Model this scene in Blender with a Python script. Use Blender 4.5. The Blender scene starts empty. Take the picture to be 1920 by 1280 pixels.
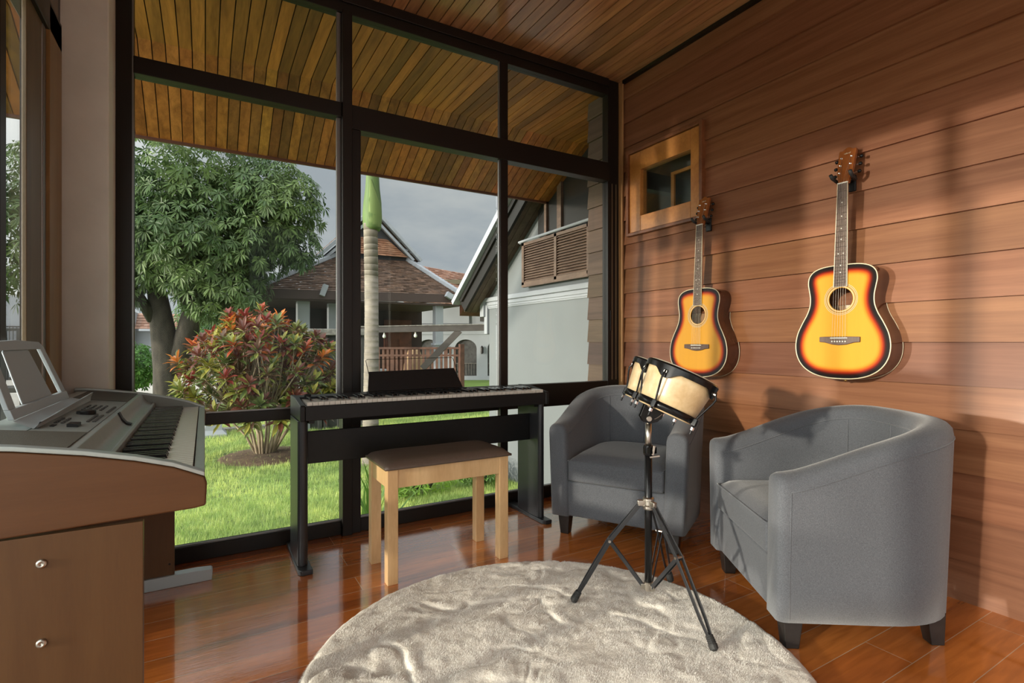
import bpy, bmesh, math, random
from math import sin, cos, pi, radians, sqrt, atan2
from mathutils import Vector, Matrix, noise

random.seed(7)
R = random.Random(11)
scene = bpy.context.scene
COL = scene.collection

# ------------------------------------------------------------------ camera, light, exposure
cam_d = bpy.data.cameras.new('camera')
cam_d.sensor_width = 36.0
cam_d.lens = 981.7 / 1920 * 36.0
cam_d.shift_y = 1.0 / 1920
cam_d.clip_start = 0.02
cam = bpy.data.objects.new('camera', cam_d)
cam.location = (0, 0, 1.0)
cam.rotation_euler = (radians(90), 0, radians(-30.4))
COL.objects.link(cam)
scene.camera = cam

world = bpy.data.worlds.new('sky')
scene.world = world
world.use_nodes = True
wn = world.node_tree.nodes
wl = world.node_tree.links
wn.clear()
w_out = wn.new('ShaderNodeOutputWorld')
w_bg = wn.new('ShaderNodeBackground')
w_tc = wn.new('ShaderNodeTexCoord')
w_mp = wn.new('ShaderNodeMapping')
w_mp.inputs['Scale'].default_value = (1.0, 1.0, 2.6)
w_ns = wn.new('ShaderNodeTexNoise')
w_ns.inputs['Scale'].default_value = 3.1
w_ns.inputs['Detail'].default_value = 7
w_ns.inputs['Roughness'].default_value = 0.55
w_cr = wn.new('ShaderNodeValToRGB')
w_cr.color_ramp.elements[0].position = 0.40
w_cr.color_ramp.elements[0].color = (0.285, 0.305, 0.335, 1)
w_cr.color_ramp.elements[1].position = 0.68
w_cr.color_ramp.elements[1].color = (0.44, 0.435, 0.43, 1)
wl.new(w_tc.outputs['Generated'], w_mp.inputs['Vector'])
wl.new(w_mp.outputs['Vector'], w_ns.inputs['Vector'])
wl.new(w_ns.outputs['Fac'], w_cr.inputs['Fac'])
# hazy brightness around the low sun, away from the view through the window
w_nm = wn.new('ShaderNodeVectorMath'); w_nm.operation = 'DOT_PRODUCT'
w_nm.inputs[1].default_value = Vector((-1.0, -0.12, 0.22)).normalized()
wl.new(w_tc.outputs['Generated'], w_nm.inputs[0])
w_mr = wn.new('ShaderNodeMapRange'); w_mr.interpolation_type = 'SMOOTHSTEP'
w_mr.inputs['From Min'].default_value = -0.15; w_mr.inputs['From Max'].default_value = 0.95
wl.new(w_nm.outputs['Value'], w_mr.inputs['Value'])
w_mx = wn.new('ShaderNodeMix'); w_mx.data_type = 'RGBA'
wl.new(w_mr.outputs['Result'], w_mx.inputs[0])
wl.new(w_cr.outputs['Color'], w_mx.inputs[6]); w_mx.inputs[7].default_value = (3.1, 3.0, 2.86, 1)
# brighter haze overhead
w_sx = wn.new('ShaderNodeSeparateXYZ'); wl.new(w_tc.outputs['Generated'], w_sx.inputs[0])
w_mz = wn.new('ShaderNodeMapRange'); w_mz.interpolation_type = 'SMOOTHSTEP'
w_mz.inputs['From Min'].default_value = 0.45; w_mz.inputs['From Max'].default_value = 1.0
wl.new(w_sx.outputs['Z'], w_mz.inputs['Value'])
w_m2 = wn.new('ShaderNodeMix'); w_m2.data_type = 'RGBA'
wl.new(w_mz.outputs['Result'], w_m2.inputs[0]); wl.new(w_mx.outputs[2], w_m2.inputs[6]); w_m2.inputs[7].default_value = (1.9, 1.9, 1.9, 1)
wl.new(w_m2.outputs[2], w_bg.inputs['Color'])
w_bg.inputs['Strength'].default_value = 1.0
wl.new(w_bg.outputs['Background'], w_out.inputs['Surface'])

sun_d = bpy.data.lights.new('sun', 'SUN')
sun_d.energy = 2.6
sun_d.color = (1.0, 0.86, 0.71)
sun_d.angle = radians(1.6)
sun = bpy.data.objects.new('sun', sun_d)
sun.location = (-8, 3, 4)
sun.rotation_euler = Vector((-1.0, -0.12, 0.165)).to_track_quat('Z', 'Y').to_euler()
COL.objects.link(sun)
# the low sun thrown back by glass and water outside, a little flatter and from nearer the garden
glint_d = bpy.data.lights.new('sun_glint', 'SUN')
glint_d.energy = 1.8
glint_d.color = (1.0, 0.86, 0.72)
glint_d.angle = radians(1.6)
glint = bpy.data.objects.new('sun_glint', glint_d)
glint.location = (-8, 4, 3)
glint.rotation_euler = Vector((-1.0, 0.22, 0.06)).to_track_quat('Z', 'Y').to_euler()
COL.objects.link(glint)

vs = scene.view_settings
vs.view_transform = 'Standard'
vs.look = 'None'
vs.exposure = 0.5
vs.gamma = 1.0
vs.use_curve_mapping = False

# ------------------------------------------------------------------ helpers
class MB:
    def __init__(s):
        s.v = []; s.f = []; s.m = []; s.c = []; s.vc = None
    def add(s, vs_, fs, mat=0, col=(1, 1, 1)):
        b = len(s.v)
        s.v.extend([tuple(p) for p in vs_])
        for f in fs:
            s.f.append(tuple(i + b for i in f)); s.m.append(mat); s.c.append(col)
        return s
    def box(s, x0, x1, y0, y1, z0, z1, mat=0, col=(1, 1, 1)):
        v = [(x, y, z) for z in (z0, z1) for y in (y0, y1) for x in (x0, x1)]
        return s.add(v, [(0, 2, 3, 1), (4, 5, 7, 6), (0, 1, 5, 4), (2, 6, 7, 3), (0, 4, 6, 2), (1, 3, 7, 5)], mat, col)
    def obox(s, c, size, M, mat=0, col=(1, 1, 1)):
        hx, hy, hz = [q / 2 for q in size]
        v = [Vector(c) + M @ Vector((x, y, z)) for z in (-hz, hz) for y in (-hy, hy) for x in (-hx, hx)]
        return s.add(v, [(0, 2, 3, 1), (4, 5, 7, 6), (0, 1, 5, 4), (2, 6, 7, 3), (0, 4, 6, 2), (1, 3, 7, 5)], mat, col)
    def bar(s, a, b, w, h, up=(0, 0, 1), mat=0, col=(1, 1, 1)):
        a = Vector(a); b = Vector(b); d = b - a
        x = d.normalized(); y = Vector(up).cross(x)
        if y.length < 1e-5: y = Vector((0, 1, 0)).cross(x)
        y.normalize(); z = x.cross(y)
        M = Matrix((x, y, z)).transposed()
        return s.obox((a + b) / 2, (d.length, w, h), M, mat, col)
    def tube(s, pts, r, n=8, mat=0, col=(1, 1, 1), caps=True, closed=False):
        pts = [Vector(p) for p in pts]
        m = len(pts)
        rr = r if isinstance(r, (list, tuple)) else [r] * m
        rings = []; prev = None
        for i, p in enumerate(pts):
            if closed: t = pts[(i + 1) % m] - pts[i - 1]
            elif i == 0: t = pts[1] - p
            elif i == m - 1: t = p - pts[i - 1]
            else: t = pts[i + 1] - pts[i - 1]
            t.normalize()
            if prev is None:
                u = t.orthogonal().normalized()
            else:
                u = (prev - t * prev.dot(t))
                u = u.normalized() if u.length > 1e-6 else t.orthogonal().normalized()
            prev = u; w = t.cross(u)
            rings.append([p + (u * cos(2 * pi * k / n) + w * sin(2 * pi * k / n)) * rr[i] for k in range(n)])
        return s.loft(rings, mat, col, caps and not closed, closed)
    def loft(s, rings, mat=0, col=(1, 1, 1), caps=True, closed=False):
        n = len(rings[0]); m = len(rings)
        v = [p for r_ in rings for p in r_]
        f = []
        for i in range(m if closed else m - 1):
            j = (i + 1) % m
            for k in range(n):
                l = (k + 1) % n
                f.append((i * n + k, i * n + l, j * n + l, j * n + k))
        if caps:
            f.append(tuple(range(n - 1, -1, -1)))
            f.append(tuple((m - 1) * n + k for k in range(n)))
        return s.add(v, f, mat, col)
    def lathe(s, prof, c=(0, 0, 0), M=None, n=24, mat=0, col=(1, 1, 1), caps=True):
        M = M or Matrix.Identity(3); c = Vector(c)
        rings = [[c + M @ Vector((r * cos(2 * pi * k / n), r * sin(2 * pi * k / n), z)) for k in range(n)] for r, z in prof]
        return s.loft(rings, mat, col, caps)
    def prism(s, poly, fn, d0, d1, mat=0, col=(1, 1, 1)):
        n = len(poly)
        v = [fn(a, b, d0) for a, b in poly] + [fn(a, b, d1) for a, b in poly]
        f = [tuple(range(n - 1, -1, -1)), tuple(range(n, 2 * n))]
        f += [(k, (k + 1) % n, n + (k + 1) % n, n + k) for k in range(n)]
        return s.add(v, f, mat, col)
    def build(s, name, mats, parent=None, smooth=False, bevel=0.0, seg=2, world_xyz=False, vcol=None, fixn=True, sub=0, auto=None):
        me = bpy.data.meshes.new(name)
        off = Vector(parent_world(parent)) if (world_xyz and parent) else Vector((0, 0, 0))
        vv = [(p[0] - off.x, p[1] - off.y, p[2] - off.z) for p in s.v] if world_xyz and parent else s.v
        me.from_pydata(vv, [], s.f)
        if not isinstance(mats, (list, tuple)): mats = [mats]
        for m_ in mats: me.materials.append(m_)
        if len(mats) > 1: me.polygons.foreach_set('material_index', s.m)
        if vcol is not None:
            at = me.attributes.new('col', 'FLOAT_COLOR', 'POINT')
            fl = []
            for c_ in vcol: fl.extend((c_[0], c_[1], c_[2], 1))
            at.data.foreach_set('color', fl)
        elif any(c_ != (1, 1, 1) for c_ in s.c):
            at = me.attributes.new('col', 'FLOAT_COLOR', 'CORNER')
            fl = []
            for f_, c_ in zip(s.f, s.c): fl.extend((c_[0], c_[1], c_[2], 1) * len(f_))
            at.data.foreach_set('color', fl)
        if fixn and len(s.f) < 60000:
            bm = bmesh.new(); bm.from_mesh(me)
            bmesh.ops.recalc_face_normals(bm, faces=bm.faces)
            bm.to_mesh(me); bm.free()
        if smooth: me.polygons.foreach_set('use_smooth', [True] * len(me.polygons))
        me.update()
        o = bpy.data.objects.new(name, me)
        COL.objects.link(o)
        if parent: o.parent = parent
        if sub:
            md = o.modifiers.new('sub', 'SUBSURF'); md.levels = sub; md.render_levels = sub
        if bevel:
            md = o.modifiers.new('bevel', 'BEVEL'); md.width = bevel; md.segments = seg
            md.limit_method = 'ANGLE'; md.angle_limit = radians(35); md.harden_normals = False
            if not smooth: me.polygons.foreach_set('use_smooth', [True] * len(me.polygons)); 
            md2 = o.modifiers.new('wn', 'WEIGHTED_NORMAL'); md2.keep_sharp = True
        return o

def parent_world(p):
    v = Vector(p.location)
    while p.parent:
        p = p.parent; v = v + Vector(p.location)
    return v

def tag(o, label=None, cat=None, group=None, kind=None):
    if label: o['label'] = label
    if cat: o['category'] = cat
    if group: o['group'] = group
    if kind: o['kind'] = kind
    return o

def thing(name, label, cat, loc=(0, 0, 0), rz=0, group=None):
    o = bpy.data.objects.new(name, None)
    o.empty_display_size = 0.1
    o.location = loc; o.rotation_euler = (0, 0, rz)
    COL.objects.link(o)
    return tag(o, label, cat, group)

def struct_empty(name, loc=(0, 0, 0)):
    o = bpy.data.objects.new(name, None); o.location = loc
    COL.objects.link(o); o['kind'] = 'structure'
    return o

def copy_tree(o, parent=None):
    c = o.copy(); COL.objects.link(c)
    if parent: c.parent = parent
    for ch in [q for q in bpy.data.objects if q.parent == o]:
        copy_tree(ch, c)
    return c

def rnd_tone(a=0.75, b=1.15):
    t = R.uniform(a, b)
    return (t, t * R.uniform(0.94, 1.03), t * R.uniform(0.9, 1.04))

# ------------------------------------------------------------------ materials
def principled(name):
    m = bpy.data.materials.new(name); m.use_nodes = True
    nt = m.node_tree
    return m, nt, nt.nodes['Principled BSDF']

def M(name, c, rough=0.5, metal=0.0, coat=0.0, nscale=0, namt=0.15, bump=0.0, bscale=80, spec=0.5, usecol=False, stretch=(1, 1, 1), subsurf=0):
    m, nt, b = principled(name)
    n, l = nt.nodes, nt.links
    b.inputs['Roughness'].default_value = rough
    b.inputs['Metallic'].default_value = metal
    b.inputs['Coat Weight'].default_value = coat
    b.inputs['Specular IOR Level'].default_value = spec
    b.inputs['Base Color'].default_value = (*c, 1)
    tc = n.new('ShaderNodeTexCoord'); mp = n.new('ShaderNodeMapping')
    mp.inputs['Scale'].default_value = stretch
    l.new(tc.outputs['Object'], mp.inputs['Vector'])
    src = None
    if nscale:
        ns = n.new('ShaderNodeTexNoise'); ns.inputs['Scale'].default_value = nscale
        ns.inputs['Detail'].default_value = 5
        l.new(mp.outputs['Vector'], ns.inputs['Vector'])
        cr = n.new('ShaderNodeValToRGB')
        cr.color_ramp.elements[0].position = 0.3; cr.color_ramp.elements[1].position = 0.72
        cr.color_ramp.elements[0].color = (*[q * (1 - namt) for q in c], 1)
        cr.color_ramp.elements[1].color = (*[min(1, q * (1 + namt)) for q in c], 1)
        l.new(ns.outputs['Fac'], cr.inputs['Fac'])
        src = cr.outputs['Color']
    if usecol:
        at = n.new('ShaderNodeAttribute'); at.attribute_name = 'col'
        if src is None:
            mx = n.new('ShaderNodeMix'); mx.data_type = 'RGBA'; mx.blend_type = 'MULTIPLY'
            mx.inputs[0].default_value = 1
            mx.inputs[6].default_value = (*c, 1); l.new(at.outputs['Color'], mx.inputs[7])
        else:
            mx = n.new('ShaderNodeMix'); mx.data_type = 'RGBA'; mx.blend_type = 'MULTIPLY'
            mx.inputs[0].default_value = 1
            l.new(src, mx.inputs[6]); l.new(at.outputs['Color'], mx.inputs[7])
        src = mx.outputs[2]
    if src: l.new(src, b.inputs['Base Color'])
    if bump:
        nb = n.new('ShaderNodeTexNoise'); nb.inputs['Scale'].default_value = bscale; nb.inputs['Detail'].default_value = 4
        l.new(mp.outputs['Vector'], nb.inputs['Vector'])
        bp = n.new('ShaderNodeBump'); bp.inputs['Strength'].default_value = bump; bp.inputs['Distance'].default_value = 0.004
        l.new(nb.outputs['Fac'], bp.inputs['Height']); l.new(bp.outputs['Normal'], b.inputs['Normal'])
    return m

def wood(name, dark, light, stretch, scale=9, rough=0.4, coat=0.0, usecol=True, bump=0.12, spec=0.5, fine=6):
    """grain runs along the axis with the smallest stretch"""
    m, nt, b = principled(name)
    n, l = nt.nodes, nt.links
    b.inputs['Roughness'].default_value = rough
    b.inputs['Coat Weight'].default_value = coat
    b.inputs['Coat Roughness'].default_value = 0.15
    b.inputs['Specular IOR Level'].default_value = spec
    tc = n.new('ShaderNodeTexCoord'); mp = n.new('ShaderNodeMapping')
    mp.inputs['Scale'].default_value = stretch
    l.new(tc.outputs['Object'], mp.inputs['Vector'])
    n1 = n.new('ShaderNodeTexNoise'); n1.inputs['Scale'].default_value = scale; n1.inputs['Detail'].default_value = 6
    n1.inputs['Distortion'].default_value = 0.6
    n2 = n.new('ShaderNodeTexNoise'); n2.inputs['Scale'].default_value = scale * fine; n2.inputs['Detail'].default_value = 3
    l.new(mp.outputs['Vector'], n1.inputs['Vector']); l.new(mp.outputs['Vector'], n2.inputs['Vector'])
    ad = n.new('ShaderNodeMath'); ad.operation = 'MULTIPLY_ADD'
    l.new(n2.outputs['Fac'], ad.inputs[0]); ad.inputs[1].default_value = 0.35
    l.new(n1.outputs['Fac'], ad.inputs[2])
    cr = n.new('ShaderNodeValToRGB')
    cr.color_ramp.elements[0].position = 0.45; cr.color_ramp.elements[0].color = (*dark, 1)
    cr.color_ramp.elements[1].position = 0.9; cr.color_ramp.elements[1].color = (*light, 1)
    l.new(ad.outputs[0], cr.inputs['Fac'])
    src = cr.outputs['Color']
    if usecol:
        at = n.new('ShaderNodeAttribute'); at.attribute_name = 'col'
        mx = n.new('ShaderNodeMix'); mx.data_type = 'RGBA'; mx.blend_type = 'MULTIPLY'; mx.inputs[0].default_value = 1
        l.new(src, mx.inputs[6]); l.new(at.outputs['Color'], mx.inputs[7]); src = mx.outputs[2]
    l.new(src, b.inputs['Base Color'])
    if bump:
        bp = n.new('ShaderNodeBump'); bp.inputs['Strength'].default_value = bump; bp.inputs['Distance'].default_value = 0.002
        l.new(ad.outputs[0], bp.inputs['Height']); l.new(bp.outputs['Normal'], b.inputs['Normal'])
    return m

def glass(name, tint=(0.93, 0.96, 0.95), refl=1.0):
    m = bpy.data.materials.new(name); m.use_nodes = True
    nt = m.node_tree; n, l = nt.nodes, nt.links; n.clear()
    o = n.new('ShaderNodeOutputMaterial'); t = n.new('ShaderNodeBsdfTransparent'); g = n.new('ShaderNodeBsdfGlossy')
    t.inputs['Color'].default_value = (*tint, 1); g.inputs['Roughness'].default_value = 0.0
    fr = n.new('ShaderNodeFresnel'); fr.inputs['IOR'].default_value = 1.38
    mu = n.new('ShaderNodeMath'); mu.operation = 'MULTIPLY'; mu.inputs[1].default_value = refl
    l.new(fr.outputs[0], mu.inputs[0])
    mx = n.new('ShaderNodeMixShader')
    l.new(mu.outputs[0], mx.inputs[0]); l.new(t.outputs[0], mx.inputs[1]); l.new(g.outputs[0], mx.inputs[2])
    l.new(mx.outputs[0], o.inputs['Surface'])
    return m

def leafmat(name, rough=0.45, trans=0.35):
    m = bpy.data.materials.new(name); m.use_nodes = True
    nt = m.node_tree; n, l = nt.nodes, nt.links
    b = n['Principled BSDF']; out = n['Material Output']
    at = n.new('ShaderNodeAttribute'); at.attribute_name = 'col'
    l.new(at.outputs['Color'], b.inputs['Base Color']); b.inputs['Roughness'].default_value = rough
    tr = n.new('ShaderNodeBsdfTranslucent'); l.new(at.outputs['Color'], tr.inputs['Color'])
    mx = n.new('ShaderNodeMixShader'); mx.inputs[0].default_value = trans
    l.new(b.outputs[0], mx.inputs[1]); l.new(tr.outputs[0], mx.inputs[2]); l.new(mx.outputs[0], out.inputs['Surface'])
    return m

def floor_mat():
    m, nt, b = principled('floor_boards')
    n, l = nt.nodes, nt.links
    tc = n.new('ShaderNodeTexCoord'); mp = n.new('ShaderNodeMapping')
    mp.inputs['Location'].default_value = (0.3, 0.035, 0)
    l.new(tc.outputs['Object'], mp.inputs['Vector'])
    br = n.new('ShaderNodeTexBrick')
    br.inputs['Scale'].default_value = 1.0; br.inputs['Brick Width'].default_value = 1.35; br.inputs['Row Height'].default_value = 0.135
    br.inputs['Mortar Size'].default_value = 0.0013; br.inputs['Mortar Smooth'].default_value = 0.2
    br.inputs['Color1'].default_value = (0.42, 0.115, 0.022, 1); br.inputs['Color2'].default_value = (0.64, 0.21, 0.042, 1)
    br.inputs['Mortar'].default_value = (0.62, 0.42, 0.27, 1)
    br.offset = 0.37; br.offset_frequency = 2
    l.new(mp.outputs['Vector'], br.inputs['Vector'])
    m2 = n.new('ShaderNodeMapping'); m2.inputs['Scale'].default_value = (1.0, 9, 1)
    l.new(tc.outputs['Object'], m2.inputs['Vector'])
    ns = n.new('ShaderNodeTexNoise'); ns.inputs['Scale'].default_value = 5; ns.inputs['Detail'].default_value = 7; ns.inputs['Distortion'].default_value = 0.5
    l.new(m2.outputs['Vector'], ns.inputs['Vector'])
    cr = n.new('ShaderNodeValToRGB')
    cr.color_ramp.elements[0].position = 0.3; cr.color_ramp.elements[0].color = (0.78, 0.74, 0.70, 1)
    cr.color_ramp.elements[1].position = 0.7; cr.color_ramp.elements[1].color = (1.15, 1.13, 1.1, 1)
    l.new(ns.outputs['Fac'], cr.inputs['Fac'])
    mx = n.new('ShaderNodeMix'); mx.data_type = 'RGBA'; mx.blend_type = 'MULTIPLY'; mx.inputs[0].default_value = 1
    l.new(br.outputs['Color'], mx.inputs[6]); l.new(cr.outputs['Color'], mx.inputs[7])
    l.new(mx.outputs[2], b.inputs['Base Color'])
    b.inputs['Roughness'].default_value = 0.16
    b.inputs['Coat Weight'].default_value = 1.0; b.inputs['Coat Roughness'].default_value = 0.05; b.inputs['Coat IOR'].default_value = 2.2
    bp = n.new('ShaderNodeBump'); bp.inputs['Strength'].default_value = 0.10; bp.inputs['Distance'].default_value = 0.002
    m3 = n.new('ShaderNodeMapping'); m3.inputs['Scale'].default_value = (4, 40, 1)
    l.new(tc.outputs['Object'], m3.inputs['Vector'])
    n3 = n.new('ShaderNodeTexNoise'); n3.inputs['Scale'].default_value = 4; n3.inputs['Detail'].default_value = 3
    l.new(m3.outputs['Vector'], n3.inputs['Vector'])
    l.new(n3.outputs['Fac'], bp.inputs['Height'])
    bp2 = n.new('ShaderNodeBump'); bp2.inputs['Strength'].default_value = 0.35; bp2.inputs['Distance'].default_value = 0.001; bp2.invert = True
    l.new(br.outputs['Fac'], bp2.inputs['Height']); l.new(bp.outputs['Normal'], bp2.inputs['Normal'])
    l.new(bp2.outputs['Normal'], b.inputs['Normal']); l.new(bp2.outputs['Normal'], b.inputs['Coat Normal'])
    return m

def fabric_mat():
    m, nt, b = principled('grey_upholstery')
    n, l = nt.nodes, nt.links
    tc = n.new('ShaderNodeTexCoord')
    fac = []
    for sc in ((240, 240, 1900), (1800, 1800, 200)):
        mp = n.new('ShaderNodeMapping'); mp.inputs['Scale'].default_value = sc
        l.new(tc.outputs['Object'], mp.inputs['Vector'])
        ns = n.new('ShaderNodeTexNoise'); ns.inputs['Scale'].default_value = 1.0; ns.inputs['Detail'].default_value = 2
        l.new(mp.outputs['Vector'], ns.inputs['Vector']); fac.append(ns.outputs['Fac'])
    ad = n.new('ShaderNodeMath'); ad.operation = 'ADD'; l.new(fac[0], ad.inputs[0]); l.new(fac[1], ad.inputs[1])
    cr = n.new('ShaderNodeValToRGB')
    cr.color_ramp.elements[0].position = 0.72; cr.color_ramp.elements[0].color = (0.075, 0.079, 0.090, 1)
    cr.color_ramp.elements[1].position = 1.0; cr.color_ramp.elements[1].color = (0.135, 0.142, 0.160, 1)
    hf = n.new('ShaderNodeMath'); hf.operation = 'MULTIPLY'; hf.inputs[1].default_value = 0.85
    l.new(ad.outputs[0], hf.inputs[0]); l.new(hf.outputs[0], cr.inputs['Fac'])
    l.new(cr.outputs['Color'], b.inputs['Base Color'])
    b.inputs['Roughness'].default_value = 0.95
    b.inputs['Sheen Weight'].default_value = 0.3; b.inputs['Sheen Roughness'].default_value = 0.4
    b.inputs['Specular IOR Level'].default_value = 0.15
    bp = n.new('ShaderNodeBump'); bp.inputs['Strength'].default_value = 0.25; bp.inputs['Distance'].default_value = 0.0015
    l.new(ad.outputs[0], bp.inputs['Height']); l.new(bp.outputs['Normal'], b.inputs['Normal'])
    return m

m_wall = wood('siding_wood', (0.160, 0.056, 0.022), (0.245, 0.102, 0.048), (14, 0.7, 16), 1.6, 0.45, 0.05, spec=0.3, bump=0.06)
m_ceil = wood('ceiling_wood', (0.26, 0.115, 0.050), (0.54, 0.28, 0.13), (9, 0.8, 9), 2.5, 0.3, 0.25)
m_soff = wood('soffit_wood', (0.29, 0.095, 0.018), (0.60, 0.225, 0.050), (9, 0.8, 9), 2.5, 0.5)
m_dark = M('groove_dark', (0.012, 0.008, 0.006), 0.9)
m_frame = M('dark_bronze_frame', (0.012, 0.009, 0.007), 0.4, 0.0, spec=0.35)
m_alu = M('pale_aluminium_bead', (0.27, 0.27, 0.27), 0.35, 0.8)
m_gold = wood('door_jamb_wood', (0.20, 0.115, 0.038), (0.28, 0.165, 0.058), (9, 9, 0.8), 2, 0.45, usecol=False)
m_trimw = wood('corner_trim_wood', (0.28, 0.13, 0.045), (0.5, 0.27, 0.11), (9, 9, 0.8), 2, 0.4, usecol=False)
m_plaster = M('grey_plaster', (0.78, 0.79, 0.74), 0.85, nscale=6, namt=0.06, bump=0.3, bscale=45)
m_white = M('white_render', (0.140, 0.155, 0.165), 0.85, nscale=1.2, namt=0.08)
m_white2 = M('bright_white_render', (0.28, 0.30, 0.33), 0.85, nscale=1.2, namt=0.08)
m_glass = glass('window_glass', refl=0.3)
m_floor = floor_mat()
m_fab = fabric_mat()
m_black = M('satin_black', (0.007, 0.007, 0.0075), 0.42, spec=0.35, nscale=40, namt=0.2)
m_blackm = M('black_metal', (0.014, 0.014, 0.015), 0.22, 0.6)
m_grey_leg = M('charcoal_coated_metal', (0.035, 0.036, 0.04), 0.35, 0.3)
m_chrome = M('chrome', (0.75, 0.74, 0.72), 0.16, 1.0)
m_nickel = M('aged_nickel', (0.5, 0.47, 0.42), 0.3, 1.0)
m_rubber = M('black_rubber', (0.02, 0.02, 0.02), 0.6)
m_silver = M('silver_plastic', (0.44, 0.49, 0.485), 0.30, 0.45, nscale=60, namt=0.04)
m_silver_d = M('grey_plastic', (0.20, 0.215, 0.20), 0.45)
m_grille = M('speaker_grille_mesh', (0.10, 0.09, 0.07), 0.5, 0.4, bump=0.8, bscale=900)
m_wkey = M('ivory_key', (0.62, 0.58, 0.52), 0.25, coat=0.3)
m_bkey = M('ebony_key', (0.010, 0.010, 0.010), 0.18, coat=0.5)
m_beech = wood('beech_veneer', (0.088, 0.036, 0.010), (0.115, 0.052, 0.016), (14, 14, 1.2), 2.2, 0.42, usecol=False, bump=0.04, fine=9)
m_beech_h = wood('beech_veneer_across', (0.092, 0.033, 0.008), (0.120, 0.047, 0.014), (1.2, 14, 14), 2.2, 0.42, usecol=False, bump=0.04, fine=9)
m_beech_b = wood('bench_beech', (0.60, 0.36, 0.17), (0.78, 0.52, 0.27), (6, 6, 1.2), 2.2, 0.42, usecol=False, bump=0.04, fine=9)
m_leather = M('brown_leatherette', (0.115, 0.080, 0.062), 0.38, nscale=120, namt=0.12, bump=0.15, bscale=300)
m_rug = M('cream_fur', (0.78, 0.73, 0.66), 0.95, nscale=5, namt=0.10, bump=0.6, bscale=160, spec=0.1)
m_shell = wood('pale_drum_wood', (0.52, 0.36, 0.19), (0.70, 0.54, 0.32), (7, 7, 7), 2.2, 0.32, 0.4, usecol=False, bump=0.02)
m_skin = M('drum_skin', (0.72, 0.66, 0.52), 0.5, nscale=14, namt=0.08)
m_leg_wood = M('black_stained_wood', (0.016, 0.014, 0.013), 0.35, nscale=30, namt=0.3)
m_mahog = wood('dark_mahogany', (0.045, 0.014, 0.007), (0.10, 0.032, 0.014), (6, 6, 1), 3, 0.2, 0.4, usecol=False, bump=0)
m_head = wood('headstock_wood', (0.20, 0.055, 0.014), (0.32, 0.10, 0.026), (9, 9, 1), 3, 0.14, 0.8, usecol=False, bump=0)
m_fret = wood('rosewood', (0.06, 0.034, 0.026), (0.12, 0.07, 0.05), (9, 9, 1), 6, 0.45, usecol=False, bump=0)
m_cream = M('cream_binding', (0.68, 0.60, 0.42), 0.3)
m_pearl = M('pearl_white', (0.8, 0.78, 0.7), 0.3)
m_ringd = M('rosette_dark', (0.22, 0.15, 0.06), 0.3)
m_top = M('sunburst_spruce', (1, 1, 1), 0.22, spec=0.12, usecol=True, nscale=3, namt=0.06, stretch=(1, 12, 0.6))
m_label = M('paper_label', (0.75, 0.62, 0.47), 0.8)
m_inside = M('raw_inside_wood', (0.30, 0.17, 0.09), 0.8)
m_steel = M('string_steel', (0.6, 0.55, 0.45), 0.3, 1.0)
m_leaf = leafmat('leaf')
m_leaf2 = leafmat('croton_leaf', 0.35, 0.25)
m_grass = leafmat('grass_blade', 0.6, 0.4)
m_bark = M('tree_bark', (0.040, 0.033, 0.026), 0.9, nscale=9, namt=0.45, bump=1.0, bscale=14, stretch=(1, 1, 0.35))
m_stem = M('pale_stem', (0.34, 0.27, 0.19), 0.8, nscale=14, namt=0.2)
m_palm = M('palm_trunk', (0.215, 0.19, 0.155), 0.9, nscale=7, namt=0.3, bump=0.5, bscale=30, usecol=True)
m_shaft = M('palm_crownshaft', (0.085, 0.145, 0.035), 0.65, nscale=3, namt=0.3, stretch=(4, 4, 0.6), usecol=True)
m_soil = M('lawn_ground', (0.17, 0.25, 0.07), 0.95, nscale=7, namt=0.55)
m_path = M('concrete_path', (0.36, 0.34, 0.31), 0.9, nscale=3, namt=0.12)
m_tile = M('roof_tiles', (1, 1, 1), 0.85, usecol=True, nscale=16, namt=0.35)
m_ridge = M('ridge_plaster', (0.33, 0.35, 0.39), 0.8, nscale=4, namt=0.15)
m_bargew = wood('weathered_board', (0.075, 0.048, 0.036), (0.14, 0.095, 0.072), (3, 1, 3), 5, 0.7, usecol=True)
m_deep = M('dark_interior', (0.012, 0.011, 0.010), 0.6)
m_deck = M('brown_stained_deck', (0.10, 0.045, 0.03), 0.7, nscale=8, namt=0.3)
m_beam = M('grey_beam', (0.13, 0.12, 0.11), 0.7, nscale=8, namt=0.2)
m_fence = M('dark_grey_fence', (0.045, 0.045, 0.045), 0.7, nscale=9, namt=0.35)
m_coping = M('stone_coping', (0.17, 0.165, 0.15), 0.9, nscale=14, namt=0.45)
m_bulb = M('milky_bulb', (0.6, 0.6, 0.55), 0.2)

# ------------------------------------------------------------------ the room
CZ = 2.82      # ceiling
XR = 2.54      # right wall
YW = 2.79      # window wall
XL = -0.46     # left wall
YB = -2.0      # back

MB().box(XL - 0.15, XR + 0.1, YB - 0.2, YW + 0.09, -0.12, 0.0).build('floor', m_floor)['kind'] = 'structure'

# ceiling: narrow boards along Y over a dark backing
mb = MB()
x = XL - 0.1
pitch = 0.0685
while x < XR - 0.002:
    t = rnd_tone(0.7, 1.25)
    x1 = min(x + pitch - 0.006, XR - 0.004)
    mb.box(x, x1, YB, YW + 0.06, CZ, CZ + 0.014, 0, t)
    x += pitch
mb.box(XL - 0.15, XR + 0.1, YB - 0.1, YW + 0.06, CZ + 0.010, CZ + 0.10, 1)
o = mb.build('ceiling', [m_ceil, m_dark]); o['kind'] = 'structure'

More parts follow.
